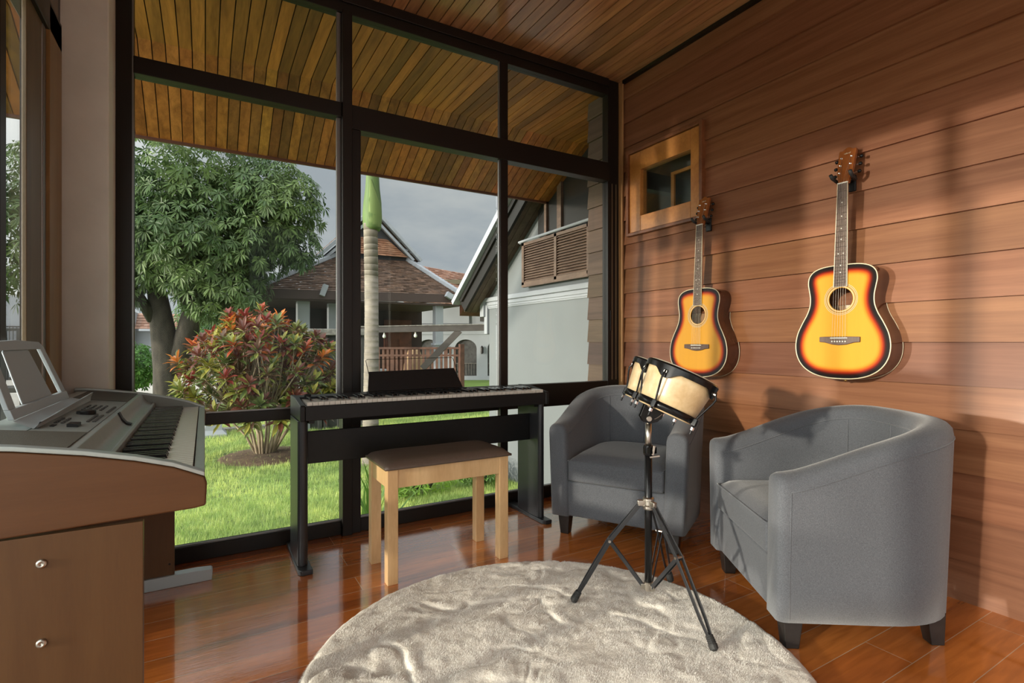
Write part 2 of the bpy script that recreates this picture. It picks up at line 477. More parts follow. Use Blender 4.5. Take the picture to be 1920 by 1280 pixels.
# right wall: lapped boards, real bevel, opening for the small window
WY0, WY1, WZ0, WZ1 = 2.07, 2.71, 1.72, 2.30
def siding(mb, y0, y1, z0, z1, kz0, ph, t):
    if y0 < YW + 0.03 < y1:
        siding(mb, y0, YW + 0.03, z0, z1, kz0, ph, t); siding(mb, YW + 0.03, y1, z0, z1, kz0, ph, t); return
    mi = 2 if y0 > YW else 0
    def xx(z): return XR - 0.004 - 0.016 * (1 - (z - kz0) / ph)
    xa, xb = xx(z0), xx(z1)
    v = [(xa, y0, z0), (xa, y1, z0), (XR + 0.02, y1, z0), (XR + 0.02, y0, z0),
         (xb, y0, z1), (xb, y1, z1), (XR + 0.02, y1, z1), (XR + 0.02, y0, z1)]
    mb.add(v, [(0, 1, 2, 3), (7, 6, 5, 4), (0, 4, 5, 1), (1, 5, 6, 2), (2, 6, 7, 3), (3, 7, 4, 0)], mi, t)
mb = MB()
ph = 0.1686
k = -6
YE = 3.16
while 1.0 + k * ph < CZ:
    z0 = 1.0 + k * ph; z1 = min(z0 + ph, CZ - 0.001); zb = max(z0, 0.0)
    t = rnd_tone(0.78, 1.15)
    segs = [(YB, YE, zb, z1)]
    if z1 > WZ0 and zb < WZ1:
        segs = [(YB, WY0, zb, z1), (WY1, YE, zb, z1)]
        if zb < WZ0: segs.append((WY0, WY1, zb, WZ0))
        if z1 > WZ1: segs.append((WY0, WY1, WZ1, z1))
    for a, b_, c_, d_ in segs: siding(mb, a, b_, c_, d_, z0, ph, t)
    k += 1
# backing with the opening
for (a, b_, c_, d_) in ((YB, WY0, 0, CZ), (WY1, YE, 0, CZ), (WY0, WY1, 0, WZ0), (WY0, WY1, WZ1, CZ)):
    mb.box(XR + 0.02, XR + 0.10, a, b_, c_, d_, 1)
o = mb.build('wall_right', [m_wall, m_dark, wood('weathered_siding', (0.085, 0.055, 0.042), (0.14, 0.092, 0.068), (14, 0.7, 16), 1.6, 0.7)]); o['kind'] = 'structure'

# small window in the right wall
w2 = struct_empty('window_2', (XR, (WY0 + WY1) / 2, WZ0))
m_orange = wood('window_sash_wood', (0.40, 0.145, 0.030), (0.60, 0.25, 0.06), (4, 4, 4), 2.5, 0.35, 0.2, usecol=False)
fr = MB()
a, b_, c_, d_ = WY0, WY1, WZ0, WZ1
for (y0, y1, z0, z1) in ((a, a + 0.022, c_, d_), (b_ - 0.022, b_, c_, d_), (a + 0.022, b_ - 0.022, c_, c_ + 0.022), (a + 0.022, b_ - 0.022, d_ - 0.022, d_)):
    fr.box(XR - 0.045, XR + 0.06, y0, y1, z0, z1)
fr.build('window_frame', wood('window_frame_wood', (0.13, 0.04, 0.014), (0.24, 0.085, 0.03), (4, 4, 4), 2.5, 0.4, usecol=False), w2, bevel=0.003, world_xyz=True)
a, b_, c_, d_ = WY0 + 0.024, WY1 - 0.024, WZ0 + 0.024, WZ1 - 0.024
gy0, gy1, gz0, gz1 = 2.165, 2.585, 1.845, 2.155
fr = MB()
for (y0, y1, z0, z1) in ((a, gy0, c_, d_), (gy1, b_, c_, d_), (gy0, gy1, c_, gz0), (gy0, gy1, gz1, d_)):
    fr.box(XR - 0.03, XR + 0.03, y0, y1, z0, z1)
fr.build('window_sash', m_orange, w2, bevel=0.003, world_xyz=True)
MB().box(XR - 0.002, XR + 0.003, gy0 - 0.004, gy1 + 0.004, gz0 - 0.004, gz1 + 0.004).build('window_pane', m_glass, w2, world_xyz=True)
fr = MB()
fr.box(XR + 0.07, XR + 0.085, 2.385, 2.41, gz0 - 0.05, 2.08)
fr.box(XR + 0.07, XR + 0.085, gy0 - 0.05, 2.41, 2.08, 2.10)
fr.build('bar_behind_pane', m_orange, w2, world_xyz=True)  # thin L-shaped bar set a little behind the glass
MB().box(XR + 0.11, XR + 0.14, WY0 - 0.1, WY1 + 0.1, WZ0 - 0.1, WZ1 + 0.1).build('window_backing', M('dim_room_behind', (0.03, 0.032, 0.03), 0.7, nscale=5, namt=0.5), w2, world_xyz=True)

# corner trim
MB().box(2.506, XR - 0.018, YW - 0.035, YW + 0.06, 0, CZ - 0.002).build('trim_1', m_trimw, bevel=0.003)['kind'] = 'structure'
MB().box(XR - 0.035, XR - 0.002, YB, YW - 0.036, CZ - 0.022, CZ - 0.001).build('trim_2', m_ceil)['kind'] = 'structure'

# plaster post at the left end of the window wall
MB().box(XL - 0.09, -0.330, 2.62, 2.90, -0.1, CZ - 0.001).build('wall_front', m_plaster, bevel=0.006)['kind'] = 'structure'

# window wall frame
w1 = struct_empty('window_1', (1.1, YW, 0))
def fpart(name, boxes, mat=m_frame, bev=0.003, par=w1):
    mb_ = MB()
    for q in boxes: mb_.box(*q)
    return mb_.build(name, mat, par, bevel=bev, world_xyz=True)
y0, y1 = YW, YW + 0.06
fpart('jamb', [(-0.330, -0.267, y0, y1, 0, CZ - 0.001)])
fpart('jamb', [(2.407, 2.505, y0, y1, 0, CZ - 0.001)])
fpart('jamb_bead', [(2.440, 2.447, y0 - 0.002, y0 + 0.002, 0.74, 2.10), (2.475, 2.482, y0 - 0.002, y0 + 0.002, 0.74, 2.10)], M('bronze_bead', (0.25, 0.2, 0.13), 0.35, 0.6), 0)
fpart('jamb_bead', [(-0.272, -0.266, y0 - 0.004, y0, 0.08, 2.70)], m_alu, 0)
fpart('head_rail', [(-0.267, 2.407, y0, y1, 2.712, CZ - 0.001), (-0.267, 2.407, y0 - 0.012, y0, 2.765, CZ - 0.001)])
fpart('sill_rail', [(-0.267, 0.611, y0, y1, 0, 0.070), (0.709, 2.407, y0, y1, 0, 0.070)])
fpart('sill_bead', [(-0.267, 0.611, y0 + 0.010, y0 + 0.018, 0.070, 0.078), (0.709, 2.407, y0 + 0.010, y0 + 0.018, 0.070, 0.078)], m_alu, 0)
fpart('mullion', [(0.611, 0.660, y0 - 0.03, y1, 0, 2.712), (0.660, 0.709, y0 - 0.01, y1, 0, 2.112)])
fpart('mullion', [(1.553, 1.606, y0 - 0.005, y0 + 0.034, 0.070, 2.712)])
fpart('mullion_bead', [(0.589, 0.611, y0 + 0.01, y0 + 0.03, 0.672, 2.165), (0.589, 0.611, y0 + 0.01, y0 + 0.03, 2.24, 2.712)], m_alu, 0.002)
fpart('mullion_bead', [(1.545, 1.553, y0 + 0.002, y0 + 0.02, 0.731, 2.112), (1.545, 1.553, y0 + 0.002, y0 + 0.02, 2.235, 2.712)], m_alu, 0.002)
fpart('transom', [(-0.267, 0.611, y0 - 0.01, y1, 2.165, 2.24)])
fpart('transom', [(0.660, 2.407, y0 - 0.015, y1, 2.112, 2.237)])
fpart('mid_rail', [(-0.267, 0.611, y0, y1, 0.617, 0.670)])
fpart('mid_rail', [(0.709, 1.545, y0, y1, 0.585, 0.731), (1.606, 2.407, y0, y1, 0.585, 0.731)])
fpart('rail_bead', [(-0.267, 0.589, y0 + 0.008, y0 + 0.014, 0.670, 0.677)], m_alu, 0)
for (xa, xb) in ((-0.267, 0.611), (0.709, 1.545), (1.606, 2.407)):
    za = 0.672 if xa < 0 else 0.731
    zt = 2.165 if xa < 0 else 2.112
    for (p, q) in ((0.070, 0.617 if xa < 0 else 0.585), (za, zt), (zt + 0.075 if xa < 0 else 2.237, 2.712)):
        xa2 = 0.660 if (p > 2.2 and xa > 0.6 and xa < 1) else xa
        fpart('pane', [(xa2, xb, y0 + 0.030, y0 + 0.035, p, q)], m_glass, 0)
fpart('lock_plate', [(2.425, 2.437, y0 - 0.006, y0, 1.08, 1.22)], m_black, 0.001)

# left wall: sliding glass doors
m_stile = wood('dark_stile_wood', (0.085, 0.055, 0.026), (0.13, 0.085, 0.040), (9, 9, 0.8), 2, 0.4, usecol=False)
d1 = struct_empty('door_1', (XL, 1.0, 0))
xa, xb = XL - 0.07, XL
fpart('jamb', [(xa, xb, 2.36, 2.535, 0, 2.17)], m_gold, 0.003, d1)
fpart('jamb', [(xa - 0.02, xb - 0.02, 2.535, 2.62, 0, CZ - 0.001)], m_frame, 0.003, d1)
fpart('track_gap', [(xa, xb - 0.03, 2.325, 2.36, 0, 2.17)], m_deep, 0, d1)
fpart('head', [(xa, xb, YB, 2.535, 2.075, 2.18)], m_frame, 0.003, d1)
fpart('overdoor_panel', [(xa + 0.01, xb - 0.01, YB, 2.535, 2.18, CZ - 0.001)], m_stile, 0.003, d1)
fpart('sill', [(xa, xb, YB, 2.36, 0, 0.05)], m_frame, 0.003, d1)
fpart('edge_bead', [(xb - 0.016, xb - 0.010, 2.322, 2.362, 0.05, 2.075)], m_alu, 0.003, d1)
for (p, q, mt) in ((2.142, 2.318, m_stile), (1.90, 1.951, m_frame), (1.53, 1.60, m_frame), (0.45, 0.52, m_frame), (-0.6, -0.53, m_frame)):
    fpart('stile', [(xb - 0.024, xb - 0.012, p, q, 0.05, 2.075)], mt, 0.002, d1)
fpart('pane', [(xb - 0.020, xb - 0.017, 1.951, 2.142, 0.05, 2.075)], m_glass, 0, d1)
fpart('pane', [(xb - 0.020, xb - 0.017, YB, 1.90, 0.05, 2.075)], m_glass, 0, d1)

# back of the room
mb = MB()
mb.box(XL - 0.15, XL + 0.05, YB - 0.12, YB, 0, CZ); mb.box(XR - 0.15, XR + 0.1, YB - 0.12, YB, 0, CZ); mb.box(XL + 0.05, 0.5, YB - 0.12, YB, 0, CZ); mb.box(0.5, XR - 0.15, YB - 0.12, YB, 2.55, CZ)
mb.build('wall_back', m_plaster)['kind'] = 'structure'

# eaves outside: boards flat, then bending down
ev = MB()
x = -5.0
YF, YO, ZO = 3.83, 4.50, 2.455
pt = 0.0705
while x < 3.9:
    t = rnd_tone(0.42, 1.25); xe = x + pt - 0.006
    if xe < XR - 0.03 or True:
        ys = YW + 0.062
        if x > XR - 0.05 and x < XR + 0.12: ys = YE + 0.002
        ev.add([(x, ys, CZ), (xe, ys, CZ), (xe, YF, CZ), (x, YF, CZ), (x, ys, CZ + 0.012), (xe, ys, CZ + 0.012), (xe, YF, CZ + 0.012), (x, YF, CZ + 0.012)],
               [(0, 1, 2, 3), (0, 4, 5, 1), (1, 5, 6, 2), (3, 7, 4, 0)], 0, t)
        t2 = tuple(q * R.uniform(0.85, 1.1) for q in t)
        ev.add([(x, YF, CZ), (xe, YF, CZ), (xe, YO, ZO), (x, YO, ZO), (x, YF, CZ + 0.012), (xe, YF, CZ + 0.012), (xe, YO, ZO + 0.012), (x, YO, ZO + 0.012)],
               [(0, 1, 2, 3), (1, 5, 6, 2), (3, 7, 4, 0)], 0, t2)
    x += pt
ev.add([(-5, YW + 0.06, CZ + 0.012), (4, YW + 0.06, CZ + 0.012), (4, YF, CZ + 0.012), (-5, YF, CZ + 0.012), (4, YO, ZO + 0.012), (-5, YO, ZO + 0.012),
        (-5, YW + 0.06, CZ + 0.6), (4, YW + 0.06, CZ + 0.6), (4, YO + 0.02, ZO + 0.06), (-5, YO + 0.02, ZO + 0.06)],
       [(0, 1, 2, 3), (3, 2, 4, 5), (6, 7, 8, 9)], 1)
ev.box(-5, 4, YO, YO + 0.025, ZO - 0.02, ZO + 0.07, 2, (1, 1, 1))
o = ev.build('ceiling_eaves', [m_soff, m_dark, wood('fascia', (0.10, 0.035, 0.02), (0.17, 0.065, 0.035), (1, 9, 9), 2, 0.5)]); o['kind'] = 'structure'

# ------------------------------------------------------------------ round fur rug
RC = Vector((0.924, 1.312, 0.0)); RR = 0.757
def rug_h(x, y):
    p = Vector((x * 2.1, y * 2.1, 3.1))
    w = Vector((noise.noise(p * 1.3), noise.noise(p * 1.3 + Vector((9, 3, 1))), 0)) * 0.45 + Vector((noise.noise(p * 5), noise.noise(p * 5 + Vector((5, 2, 1))), 0)) * 0.16
    q = p + w
    m1 = max(0, min(1, 0.5 + noise.noise(p * 1.1 + Vector((2, 2, 8))) * 1.8))
    m2 = max(0, min(1, 0.45 + noise.noise(p * 1.5 + Vector((7, 1, 3))) * 2.0))
    # long creases running away to the left, with a raised lip beside each
    u = q.x * 0.85 + q.y * 0.75
    a = noise.noise(Vector((u * 2.0, (q.y - q.x) * 0.45, 0.4)))
    crease = math.exp(-(a / 0.075) ** 2) * m1
    b = noise.noise(Vector((q.x * 2.6, q.y * 4.6 + 7, 1.7)))
    crease2 = math.exp(-(b / 0.085) ** 2) * m2
    d = noise.noise(Vector((q.x * 5.0, q.y * 7.5, 4.7)))
    c = noise.noise(Vector((x * 15, y * 19, 2))) * 1.1 + noise.noise(Vector((x * 34, y * 40, 2))) * 0.9 + noise.noise(Vector((x * 75, y * 85, 5))) * 0.7
    return 0.027 - 0.012 * crease - 0.006 * crease2 + 0.005 * d + 0.0017 * c
def rug_z(x, y):
    r = (Vector((x, y, 0)) - RC).length / RR
    e = min(1.0, max(0.0, (1.0 - r) / 0.05))
    return 0.002 + rug_h(x, y) * sqrt(max(0, 1 - (1 - e) ** 2))
mb = MB(); NR, NA = 120, 420
mb.v.append((RC.x, RC.y, rug_z(RC.x, RC.y)))
for i in range(1, NR + 1):
    r = RR * i / NR
    for k in range(NA):
        a = 2 * pi * k / NA
        rr = r * (1 + (0.006 * noise.noise(Vector((cos(a) * 6, sin(a) * 6, 0))) + 0.004 * noise.noise(Vector((cos(a) * 30, sin(a) * 30, 0)))) * (i / NR))
        x, y = RC.x + rr * cos(a), RC.y + rr * sin(a)
        mb.v.append((x, y, rug_z(RC.x + r * cos(a), RC.y + r * sin(a))))
for k in range(NA):
    mb.f.append((0, 1 + k, 1 + (k + 1) % NA)); mb.m.append(0); mb.c.append((1, 1, 1))
for i in range(NR - 1):
    for k in range(NA):
        l_ = (k + 1) % NA
        mb.f.append((1 + i * NA + k, 1 + (i + 1) * NA + k, 1 + (i + 1) * NA + l_, 1 + i * NA + l_)); mb.m.append(0); mb.c.append((1, 1, 1))
rug = mb.build('fur_rug', m_rug, smooth=True, fixn=False)
tag(rug, 'round cream fur rug with creased pile lying on the wooden floor', 'rug')
fb = MB(); m_fur = leafmat('fur_fibre', 0.8, 0.3)
FR = random.Random(5)
for i in range(260000):
    a = FR.uniform(0, 2 * pi); r = RR * sqrt(FR.random()) * 1.0
    if i < 20000: r = RR * FR.uniform(0.965, 1.004)
    x, y = RC.x + r * cos(a), RC.y + r * sin(a)
    z = rug_z(x, y) - 0.001
    g = noise.noise(Vector((x * 5, y * 5, 9))) * 2.2 + noise.noise(Vector((x * 26, y * 26, 3))) * 2.4
    ln = FR.uniform(0.003, 0.0065); da = g + FR.uniform(-0.9, 0.9)
    if r > RR * 0.96: da = a + FR.uniform(-0.5, 0.5); ln = FR.uniform(0.005, 0.011)
    dx, dy = cos(da), sin(da); w = 0.0006
    t = FR.uniform(0.82, 1.05)
    n_ = len(fb.v)
    fb.v += [(x - dy * w, y + dx * w, z), (x + dy * w, y - dx * w, z), (x + dx * ln, y + dy * ln, z + FR.uniform(0.002, 0.006) if r < RR * 0.96 else max(0.001, z * 0.4))]
    fb.f.append((n_, n_ + 1, n_ + 2)); fb.m.append(0); fb.c.append((0.90 * t, 0.87 * t, 0.825 * t))
o = fb.build('pile', m_fur, rug, fixn=False); o['kind'] = 'stuff'

# ------------------------------------------------------------------ tub armchairs
def chair_builder(label, loc, rz):
    t = thing('tub_armchair', label, 'armchair', loc, rz, 'grey fabric tub armchairs by the board wall')
    HW = 0.298; T = 0.052; ZB = 0.105
    path = []
    for i in range(8): path.append((-HW - 0.004 * i / 8, -0.29 + 0.29 * i / 8))
    NB = 26
    for i in range(NB + 1):
        a = pi - pi * i / NB
        e = 0.78
        cx, cy = cos(a), sin(a)
        path.append(((HW + 0.004) * math.copysign(abs(cx) ** e, cx), 0.0 + 0.285 * abs(cy) ** e))
    for i in range(7, -1, -1): path.append((HW + 0.004 * i / 8, -0.29 + 0.29 * i / 8))
    pts = [Vector((p[0], p[1], 0)) for p in path]
    n = len(pts)
    L = [0]
    for i in range(1, n): L.append(L[-1] + (pts[i] - pts[i - 1]).length)
    tot = L[-1]
    def top(s):
        u = min(s, tot - s) / (tot / 2)
        u2 = max(0, min(1, (u - 0.01) / 0.80)); sm = sin(pi / 2 * u2) ** 1.25
        return 0.578 + 0.162 * sm
    def section(p, nn, zt, th, front=0.0):
        # ring around the wall cross-section, nn points outward
        o_ = []
        fl = 0.022
        def P(off, z):
            k = (z - ZB) / 0.6
            return Vector((p.x + nn.x * (off + fl * (k - 0.5)), p.y + nn.y * (off + fl * (k - 0.5)), z))
        zt2 = zt - th * 0.92
        for k in range(5): o_.append(P(th, ZB + (zt2 - ZB) * k / 4))
        for k in range(1, 8):
            a = pi * k / 8
            o_.append(P(th * cos(a) , zt2 + th * 0.92 * sin(a) ** 0.8))
        for k in range(5): o_.append(P(-th, zt2 - (zt2 - ZB) * k / 4))
        return o_
    rings = []
    nrm = []
    for i in range(n):
        d = (pts[min(i + 1, n - 1)] - pts[max(i - 1, 0)]).normalized()
        nrm.append(Vector((-d.y, d.x, 0)))
    # rounded arm fronts
    for k in range(5):
        a = (pi / 2) * (k + 0.35) / 5
        rings.append(section(pts[0] + Vector((0, -0.035 * cos(a), 0)), nrm[0], top(0) - 0.016 * (1 - sin(a)), T * (0.55 + 0.45 * sin(a) ** 0.7)))
    for i in range(n): rings.append(section(pts[i], nrm[i], top(L[i]), T))
    for k in range(4, -1, -1):
        a = (pi / 2) * (k + 0.35) / 5
        rings.append(section(pts[-1] + Vector((0, -0.035 * cos(a), 0)), nrm[-1], top(tot) - 0.016 * (1 - sin(a)), T * (0.55 + 0.45 * sin(a) ** 0.7)))
    MB().loft(rings).build('tub_shell', m_fab, t, smooth=True)
    # seams
    def seam(off, dz, nm):
        q = []
        for i in range(0, n):
            zt = top(L[i]); k = (zt - T - ZB) / 0.6
            q.append(Vector((pts[i].x, pts[i].y, 0)) + nrm[i] * (off + 0.022 * (k - 0.5)) + Vector((0, 0, zt - dz)))
        MB().tube(q, 0.0022, 6).build(nm, m_fab, t, smooth=True)
    seam(T + 0.0005, T * 1.02, 'seam')
    seam(-T - 0.0005, T * 1.02, 'seam')
    for sx in (-1, 1):
        q = [Vector((sx * (HW + T - 0.0115), -0.290, ZB + 0.01)), Vector((sx * (HW + T - 0.0030), -0.290, 0.35)), Vector((sx * (HW + T + 0.0038), -0.290, 0.525))]
        MB().tube(q, 0.002, 6).build('seam', m_fab, t, smooth=True)
    # vertical seams on the inner back
    for fr_ in (0.36, 0.5, 0.64):
        i = min(range(n), key=lambda j: abs(L[j] - tot * fr_))
        q = []
        for k in range(6):
            z = 0.42 + (top(L[i]) - T * 1.1 - 0.42) * k / 5
            q.append(Vector((pts[i].x, pts[i].y, z)) + nrm[i] * (-T - 0.001 + 0.022 * ((z - ZB) / 0.6 - 0.5)))
        MB().tube(q, 0.002, 6).build('seam', m_fab, t, smooth=True)
    # base front
    b = MB()
    b.box(-HW + T - 0.005, HW - T + 0.005, -0.312, 0.23, ZB, 0.285)
    b.build('seat_base', m_fab, t, bevel=0.012, seg=3)
    # cushion: pillowed
    g = []
    W2 = HW - T - 0.004
    NX, NY = 14, 14
    for j in range(NY + 1):
        for i in range(NX + 1):
            u = -1 + 2 * i / NX; v = -1 + 2 * j / NY
            y = -0.322 + 0.545 * (v + 1) / 2
            wid = W2 * (1 if v < 0.3 else sqrt(max(0.05, 1 - ((v - 0.3) / 0.75) ** 2 * 0.8)))
            ed = (1 - abs(u) ** 6) * (1 - abs(v) ** 6)
            g.append((u * wid, y, 0.392 + 0.036 * ed ** 0.5))
    c = MB(); top_ = g; bot = [(p[0], p[1], 0.288) for p in g]
    nn_ = (NX + 1)
    fs = []
    for j in range(NY):
        for i in range(NX):
            a = j * nn_ + i
            fs.append((a, a + 1, a + nn_ + 1, a + nn_)); fs.append((len(g) + a, len(g) + a + nn_, len(g) + a + nn_ + 1, len(g) + a + 1))
    edge = [i for i in range(nn_)] + [j * nn_ + NX for j in range(1, NY + 1)] + [NY * nn_ + i for i in range(NX - 1, -1, -1)] + [j * nn_ for j in range(NY - 1, 0, -1)]
    for k in range(len(edge)):
        a, b_ = edge[k], edge[(k + 1) % len(edge)]
        fs.append((a, b_, len(g) + b_, len(g) + a))
    c.add(top_ + bot, fs)
    cu = c.build('seat_cushion', m_fab, t, smooth=True, bevel=0.010, seg=3)
    e_ = [Vector(top_[k]) + Vector((0, 0, 0.000)) for k in edge]
    MB().tube(e_, 0.0028, 6, closed=True).build('piping', m_fab, cu, smooth=True)
    # legs
    for (lx, ly, s) in ((-0.278, -0.262, 1), (0.278, -0.262, 1), (-0.235, 0.215, 0.95), (0.235, 0.215, 0.95)):
        lg = MB()
        a, b_ = 0.032 * s, 0.022 * s
        lean = 0.012 if ly > 0 else 0.0
        v = [(lx - b_, ly - b_ + lean, 0), (lx + b_, ly - b_ + lean, 0), (lx + b_, ly + b_ + lean, 0), (lx - b_, ly + b_ + lean, 0),
             (lx - a, ly - a, 0.112), (lx + a, ly - a, 0.112), (lx + a, ly + a, 0.112), (lx - a, ly + a, 0.112)]
        lg.add(v, [(3, 2, 1, 0), (4, 5, 6, 7), (0, 1, 5, 4), (1, 2, 6, 5), (2, 3, 7, 6), (3, 0, 4, 7)])
        lg.build('leg', m_leg_wood, t, bevel=0.003)
    return t
chair_builder('grey fabric tub armchair in the corner beside the black digital piano', (2.006, 2.127, 0), radians(-59.5))
chair_builder('grey fabric tub armchair at the right, nearest the viewer, beside the fur rug', (2.035, 1.115, 0), radians(-123.4))

# ------------------------------------------------------------------ guitars (built hanging, front faces -X, height along Z)
def smooth_closed(ctrl, sub=6):
    n = len(ctrl); out = []
    for i in range(n):
        p0, p1, p2, p3 = [Vector(ctrl[(i + k - 1) % n]) for k in range(4)]
        for s in range(sub):
            t = s / sub
            out.append(0.5 * ((2 * p1) + (-p0 + p2) * t + (2 * p0 - 5 * p1 + 4 * p2 - p3) * t * t + (-p0 + 3 * p1 - 3 * p2 + p3) * t ** 3))
    return out
half = [(0.0, 0.0), (0.062, 0.003), (0.118, 0.018), (0.163, 0.048), (0.191, 0.092), (0.200, 0.145), (0.192, 0.198), (0.172, 0.245), (0.150, 0.287),
        (0.137, 0.325), (0.135, 0.362), (0.141, 0.400), (0.146, 0.432), (0.141, 0.462), (0.122, 0.485), (0.088, 0.499), (0.045, 0.504)]
ctrl = [(a, b) for a, b in half] + [(0, 0.504)] + [(-a, b) for a, b in half[:0:-1]]
outl = smooth_closed([(a, b, 0) for a, b in ctrl], 5)
def off_outline(d):
    n = len(outl); o_ = []
    for i in range(n):
        t = (outl[(i + 1) % n] - outl[i - 1]).normalized()
        nrm = Vector((-t.y, t.x, 0))
        o_.append(outl[i] + nrm * d)
    return o_
G0 = Vector((0, 0, 0))
def gp(a, z, d):   # a across (+Y), z up, d depth from the front (+X)
    return (d, a, z)
def build_guitar(label, loc, rot):
    t = thing('acoustic_guitar', label, 'guitar', loc, 0, 'sunburst acoustic guitars on the board wall')
    t.rotation_euler = rot
    D = 0.105
    ou = outl; n = len(ou)
    # sides and back
    b = MB()
    rings = [[gp(p.x, p.y, 0.0) for p in off_outline(0.0008)], [gp(p.x, p.y, D) for p in off_outline(0.0008)]]
    b.loft(rings, caps=False)
    b.add([gp(p.x, p.y, D) for p in off_outline(0.0008)], [tuple(range(n))])
    b.build('body', m_mahog, t, smooth=False, bevel=0)
    for p in t.children:
        for f in p.data.polygons: f.use_smooth = len(f.vertices) == 4
    # inner back, seen through the hole
    MB().add([gp(p.x, p.y, D - 0.004) for p in off_outline(0.004)], [tuple(range(n))]).build('back_lining', m_inside, t)
    MB().add([gp(0.03 * cos(a) , 0.335 + 0.04 * sin(a), D - 0.0055) for a in [2 * pi * k / 24 for k in range(24)]], [tuple(range(24))]).build('label', m_label, t)
    # soundboard with sunburst: inset rings, hole
    layers = [(0.0, (0.010, 0.008, 0.008)), (0.014, (0.012, 0.008, 0.007)), (0.021, (0.06, 0.008, 0.005)), (0.028, (0.30, 0.022, 0.006)), (0.037, (0.52, 0.12, 0.012)), (0.044, (0.60, 0.24, 0.022)), (0.052, (0.62, 0.30, 0.034))]
    bm = bmesh.new(); cols = []
    prev = None
    for d, c in layers:
        ring = [bm.verts.new(gp(p.x, p.y, 0.0)) for p in off_outline(d)]; cols += [c] * n
        if prev:
            for k in range(n): bm.faces.new((prev[k], prev[(k + 1) % n], ring[(k + 1) % n], ring[k]))
        prev = ring
    HZ, HR = 0.352, 0.0505
    hole = [bm.verts.new(gp(HR * cos(2 * pi * k / 48), HZ + HR * sin(2 * pi * k / 48), 0)) for k in range(48)]; cols += [(0.62, 0.30, 0.034)] * 48
    hole2 = [bm.verts.new(gp(HR * cos(2 * pi * k / 48), HZ + HR * sin(2 * pi * k / 48), 0.004)) for k in range(48)]; cols += [(0.5, 0.3, 0.1)] * 48
    e1 = [bm.edges.get((prev[k], prev[(k + 1) % n])) for k in range(n)]
    e2 = [bm.edges.new((hole[k], hole[(k + 1) % 48])) for k in range(48)]
    bmesh.ops.triangle_fill(bm, use_beauty=True, use_dissolve=False, edges=e1 + e2)
    for k in range(48): bm.faces.new((hole[k], hole2[k], hole2[(k + 1) % 48], hole[(k + 1) % 48]))
    me = bpy.data.meshes.new('soundboard'); bm.to_mesh(me); bm.free()
    me.materials.append(m_top)
    at = me.attributes.new('col', 'FLOAT_COLOR', 'POINT'); fl = []
    for c in cols: fl.extend((*c, 1))
    at.data.foreach_set('color', fl)
    so = bpy.data.objects.new('soundboard', me); COL.objects.link(so); so.parent = t
    # binding
    MB().tube([gp(p.x, p.y, 0.0005) for p in off_outline(0.001)], 0.0024, 6, closed=True).build('binding', m_cream, t, smooth=True)
    MB().tube([gp(p.x, p.y, D) for p in off_outline(0.001)], 0.0016, 6, closed=True).build('binding', m_mahog if False else m_cream, t, smooth=True)
    # rosette
    for r, w, mt in ((0.0545, 0.0022, m_cream), (0.060, 0.003, m_ringd), (0.0645, 0.0012, m_cream), (0.0675, 0.0015, m_ringd), (0.070, 0.0012, m_cream)):
        k_ = 48; v = []
        for k in range(k_):
            a = 2 * pi * k / k_
            v.append(gp((r - w / 2) * cos(a), HZ + (r - w / 2) * sin(a), -0.0006)); v.append(gp((r + w / 2) * cos(a), HZ + (r + w / 2) * sin(a), -0.0006))
        MB().add(v, [(2 * k, 2 * k + 1, (2 * k + 3) % (2 * k_), (2 * k + 2) % (2 * k_)) for k in range(k_)]).build('rosette', mt, t)
    # bridge
    BZ = 0.172
    poly = [(-0.085, BZ + 0.013), (-0.085, BZ - 0.010), (-0.062, BZ - 0.012), (-0.03, BZ - 0.021), (0, BZ - 0.024), (0.03, BZ - 0.021), (0.062, BZ - 0.012), (0.085, BZ - 0.010), (0.085, BZ + 0.013), (0.05, BZ + 0.014), (-0.05, BZ + 0.014)]
    br = MB().prism(poly, gp, -0.009, 0.0).build('bridge', m_fret, t, bevel=0.002)
    MB().box(-0.012, -0.009, -0.036, 0.036, BZ + 0.006, BZ + 0.009).build('saddle', m_pearl, br)
    for k in range(6):
        y = -0.028 + 0.0112 * k
        MB().lathe([(0.0028, 0), (0.0034, 0.002), (0.0025, 0.004), (0.0, 0.0045)], c=(-0.009, y, BZ - 0.008), M=Matrix(((0, 0, -1), (0, 1, 0), (1, 0, 0))), n=10).build('bridge_pin', m_pearl, br, smooth=True)
    # neck
    NZ = 0.868   # nut
    rings = []
    for (z, w, th, d0) in ((0.46, 0.028, 0.045, 0.0), (0.500, 0.028, 0.040, 0.0), (0.515, 0.0275, 0.020, -0.001), (NZ - 0.03, 0.0225, 0.018, -0.001), (NZ, 0.0220, 0.018, -0.001)):
        rings.append([gp(w * cos(a), z, d0 + max(0.0, th * sin(a)) ) for a in [pi * k / 10 for k in range(11)]])
    MB().loft(rings).build('neck', m_head, t, smooth=True, bevel=0)
    # fretboard with binding, frets and dots in one surface
    fb_ = MB()
    zb = HZ + HR + 0.004
    def fw(z): return 0.0215 + (0.0285 - 0.0215) * (NZ - z) / (NZ - zb)
    v = [gp(-fw(zb), zb, -0.007), gp(fw(zb), zb, -0.007), gp(fw(NZ), NZ, -0.005), gp(-fw(NZ), NZ, -0.005),
         gp(-fw(zb), zb, 0.0), gp(fw(zb), zb, 0.0), gp(fw(NZ), NZ, 0.0), gp(-fw(NZ), NZ, 0.0)]
    fb_.add(v, [(0, 1, 2, 3), (7, 6, 5, 4), (0, 4, 5, 1), (1, 5, 6, 2), (2, 6, 7, 3), (3, 7, 4, 0)])
    fbo = fb_.build('fretboard', m_fret, t)
    def fd(z): return -0.005 - 0.002 * (NZ - z) / (NZ - zb)
